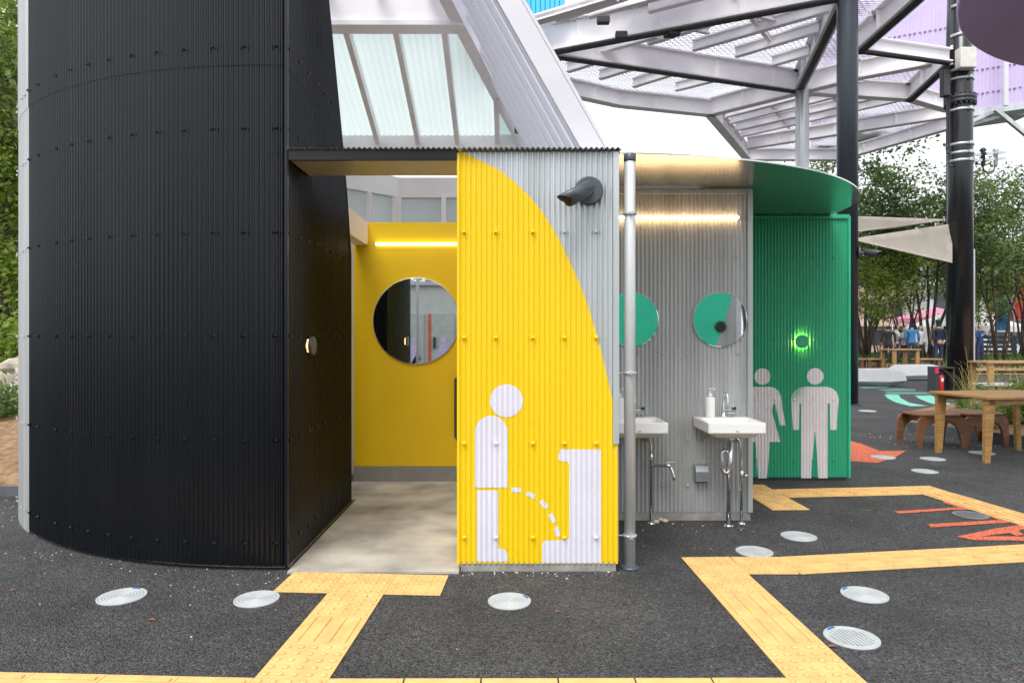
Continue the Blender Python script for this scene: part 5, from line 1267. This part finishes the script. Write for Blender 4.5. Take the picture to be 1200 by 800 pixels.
tent('white market tent behind the people in blue', ux(1104, 38), 38, 2.6, 1.95, 2.7, M_PLASTW)
tent('white market tent right of the utility pole', ux(1152, 36), 36, 2.6, 1.95, 2.7, M_PLASTW)
tent('pink market tent under the dark tree', ux(1096, 44), 44, 3.6, 2.6, 3.3, mat('pink_awning', (.68, .22, .34), .7))
def building(name, label, x, y, w, d, h, wallm, floors, cols, winm, rz=0.0):
    t = thing(name, label, 'building', (x, y, 0), rz)
    bm = bmesh.new(); box(bm, -w / 2, w / 2, 0, d, 0, h); loc(t, 'wall', bm, wallm)
    bm = bmesh.new(); box(bm, -w / 2 - .2, w / 2 + .2, -.2, d + .2, h, h + .35); loc(t, 'roof', bm, M_CONC)
    fh = h / floors; cw = w / cols; wm = None
    for f_ in range(floors):
        for c in range(cols):
            cx_, cz_ = -w / 2 + cw * (c + .5), fh * (f_ + .55)
            if wm is None:
                bm = bmesh.new(); box(bm, -cw * .32, cw * .32, -.06, .02, -fh * .28, fh * .28); o = obj('window', bm, winm, t, world=False); wm = o.data
            else: o = bpy.data.objects.new('window', wm); COL.objects.link(o); o.parent = t
            o.location = (cx_, 0, cz_)
        bm = bmesh.new(); box(bm, -w / 2, w / 2, -.9, -.001, fh * f_ + fh * .02 - .1, fh * f_ + fh * .02 + .05); loc(t, 'balcony_slab', bm, M_CONC) if f_ else bm.free()
M_WIN = mat('dark_window', (.05, .06, .075), .15, 0, .1, 2)
building('apartment_block', 'beige apartment block with rows of dark windows beyond the trees', ux(1060, 62), 62, 24, 10, 9.5, mat('beige_render', (.55, .42, .33), .85, 0, .1, 1), 4, 9, M_WIN)
building('apartment_block', 'grey white apartment block behind the utility pole', ux(1185, 58), 58, 14, 10, 8.5, mat('pale_render', (.60, .60, .60), .85, 0, .1, 1), 3, 6, M_WIN)
bnr = thing('banner', 'red vertical banner among the trees right of the pole', 'banner', (ux(1188, 32), 32, 0))
bm = bmesh.new(); lathe(bm, [(.03, 0), (.03, 4.6)], 8); loc(bnr, 'pole', bm, M_GALV)
bm = bmesh.new(); box(bm, .03, .75, -.01, .01, 2.2, 4.5); loc(bnr, 'cloth', bm, mat('banner_red', (.62, .06, .04), .7))
bnr = thing('banner', 'blue vertical banner among the trees right of the pole', 'banner', (ux(1168, 33), 33, 0))
bm = bmesh.new(); lathe(bm, [(.03, 0), (.03, 3.6)], 8); loc(bnr, 'pole', bm, M_GALV)
bm = bmesh.new(); box(bm, .03, .6, -.01, .01, 1.7, 3.5); loc(bnr, 'cloth', bm, mat('banner_blue', (.03, .2, .5), .7))
fb = thing('slatted_screen', 'dark slatted timber screen in the far bed', 'fence', (ux(1168, 29), 29, .2))
for k in range(6): bm = bmesh.new(); box(bm, -.85, .85, -.03, .03, .12 + k * .2, .24 + k * .2); loc(fb, 'slat', bm, M_DARK)
for sx in (-.8, .8): bm = bmesh.new(); box(bm, sx - .05, sx + .05, .031, .09, -.1, 1.25); loc(fb, 'post', bm, M_DARK)

# ------------------------------------------------------------------ opposite side, seen in the mirrors
opp = thing('opposite_grey_block', 'grey corrugated restroom block with red edged doors across the yard', 'building', (-3, -8, 0))
def opp_map(s, z, off): return Vector((-6.5 + s, -8.0 + wave(s) * 1.5 + off, z))
bm = bmesh.new(); grid_sheet(bm, 0, 6.5, .05, 3.0, opp_map, div=5); obj('wall_sheet', bm, mat('pale_grey_sheet', (.62, .65, .62), .5, .0, .08, 4), opp)
bm = bmesh.new(); box(bm, -6.6, .1, -9.6, -7.85, 3.0, 3.12); obj('roof', bm, M_GALV, opp)
bm = bmesh.new(); box(bm, -6.45, -.05, -9.5, -8.1, 0, 2.99); obj('core', bm, M_GALVD, opp)
for x in (-4.6, -3.45, -2.5, -1.55):
    bm = bmesh.new(); box(bm, x, x + .72, -7.985, -7.93, .05, 2.12); dr = obj('door', bm, mat('door_grey', (.45, .48, .46), .5), opp)
    bm = bmesh.new(); box(bm, x - .09, x - .003, -7.985, -7.92, .05, 2.12); obj('red_jamb', bm, mat('jamb_red', (.62, .10, .05), .5), opp)
    bm = bmesh.new(); box(bm, x + .06, x + .14, -7.929, -7.87, 1.05, 1.4, .01); obj('handle', bm, M_DARK, dr)
for x in (-3.02, -2.12):
    bm = bmesh.new(); pl = [(a_, b_) for a_, b_ in [(-.12, 1.08), (.12, 1.08), (.2, .62), (.13, .60), (.10, .85), (.2, .3), (-.2, .3), (-.10, .85), (-.13, .60), (-.2, .62)]]
    slab(bm, [(x + a_, -7.92, b_ + .1) for a_, b_ in pl], (0, .01, 0)); slab(bm, [(x + a_, -7.92, b_) for a_, b_ in circle_poly((0, 1.30), .1, 20)], (0, .01, 0)); obj('woman_figure', bm, M_LAV, opp)
post = thing('white_post', 'slim white post across the yard seen in the round mirror', 'post', (-2.16, -2.4, 0))
bm = bmesh.new(); lathe(bm, [(.035, 0), (.035, 4.4), (.03, 4.42)], 16, (-2.16, -2.4, 0)); obj('shaft', bm, M_WHITE, post)
bm = bmesh.new(); lathe(bm, [(.1, 0), (.1, .02)], 16, (-2.16, -2.4, 0)); obj('base', bm, M_WHITE, post)
og = thing('opposite_green_wall', 'green corrugated wall with grey curved corner across the yard', 'wall', (3.2, -4, 0))
def og_map(s, z, off): return Vector((1.3 + s, -4.0 + wave(s) * 1.3 + off, z))
ga = [(3.44, 2.75), (3.38, 2.31), (3.27, 1.9), (3.15, 1.55), (3.02, 1.22), (2.7, .75), (2.2, .35), (1.6, .05)]
bm = bmesh.new(); poly_sheet(bm, [(0, .05)] + ga[::-1] + [(0, 2.75)], og_map, div=6); obj('green_sheet', bm, mat('skylit_green_steel', (.05, .66, .42), .45, 0, .05, 2), og)  # green brightened in its colour to imitate light from the open sky
bm = bmesh.new(); poly_sheet(bm, ga + [(3.47, .05), (3.47, 2.75)], og_map, div=6); obj('grey_sheet', bm, M_GALVD, og)
bm = bmesh.new(); box(bm, 1.3, 4.76, -4.2, -4.02, 0, 2.7); obj('core', bm, M_GALVD, og)
bm = bmesh.new(); lathe(bm, [(.12, 0), (.12, .03), (.1, .04)], 24, (0, 0, 0), 'Y'); bm.transform(Matrix.Translation((4.42, -3.985, 1.63)) @ Matrix.Rotation(PI, 4, 'Z')); obj('round_disc', bm, mat('dark_disc', (.03, .04, .03), .1), og)  # plain dark disc mounted on the opposite green sheet
post = thing('white_post', 'white square post beside the opposite green wall', 'post', (4.94, -4.4, 0))
bm = bmesh.new(); box(bm, 4.89, 4.99, -4.46, -4.34, .012, 4.0, .005); obj('shaft', bm, M_WHITE, post)
bm = bmesh.new(); box(bm, 4.84, 5.04, -4.51, -4.29, 0, .011); obj('base', bm, M_WHITE, post)
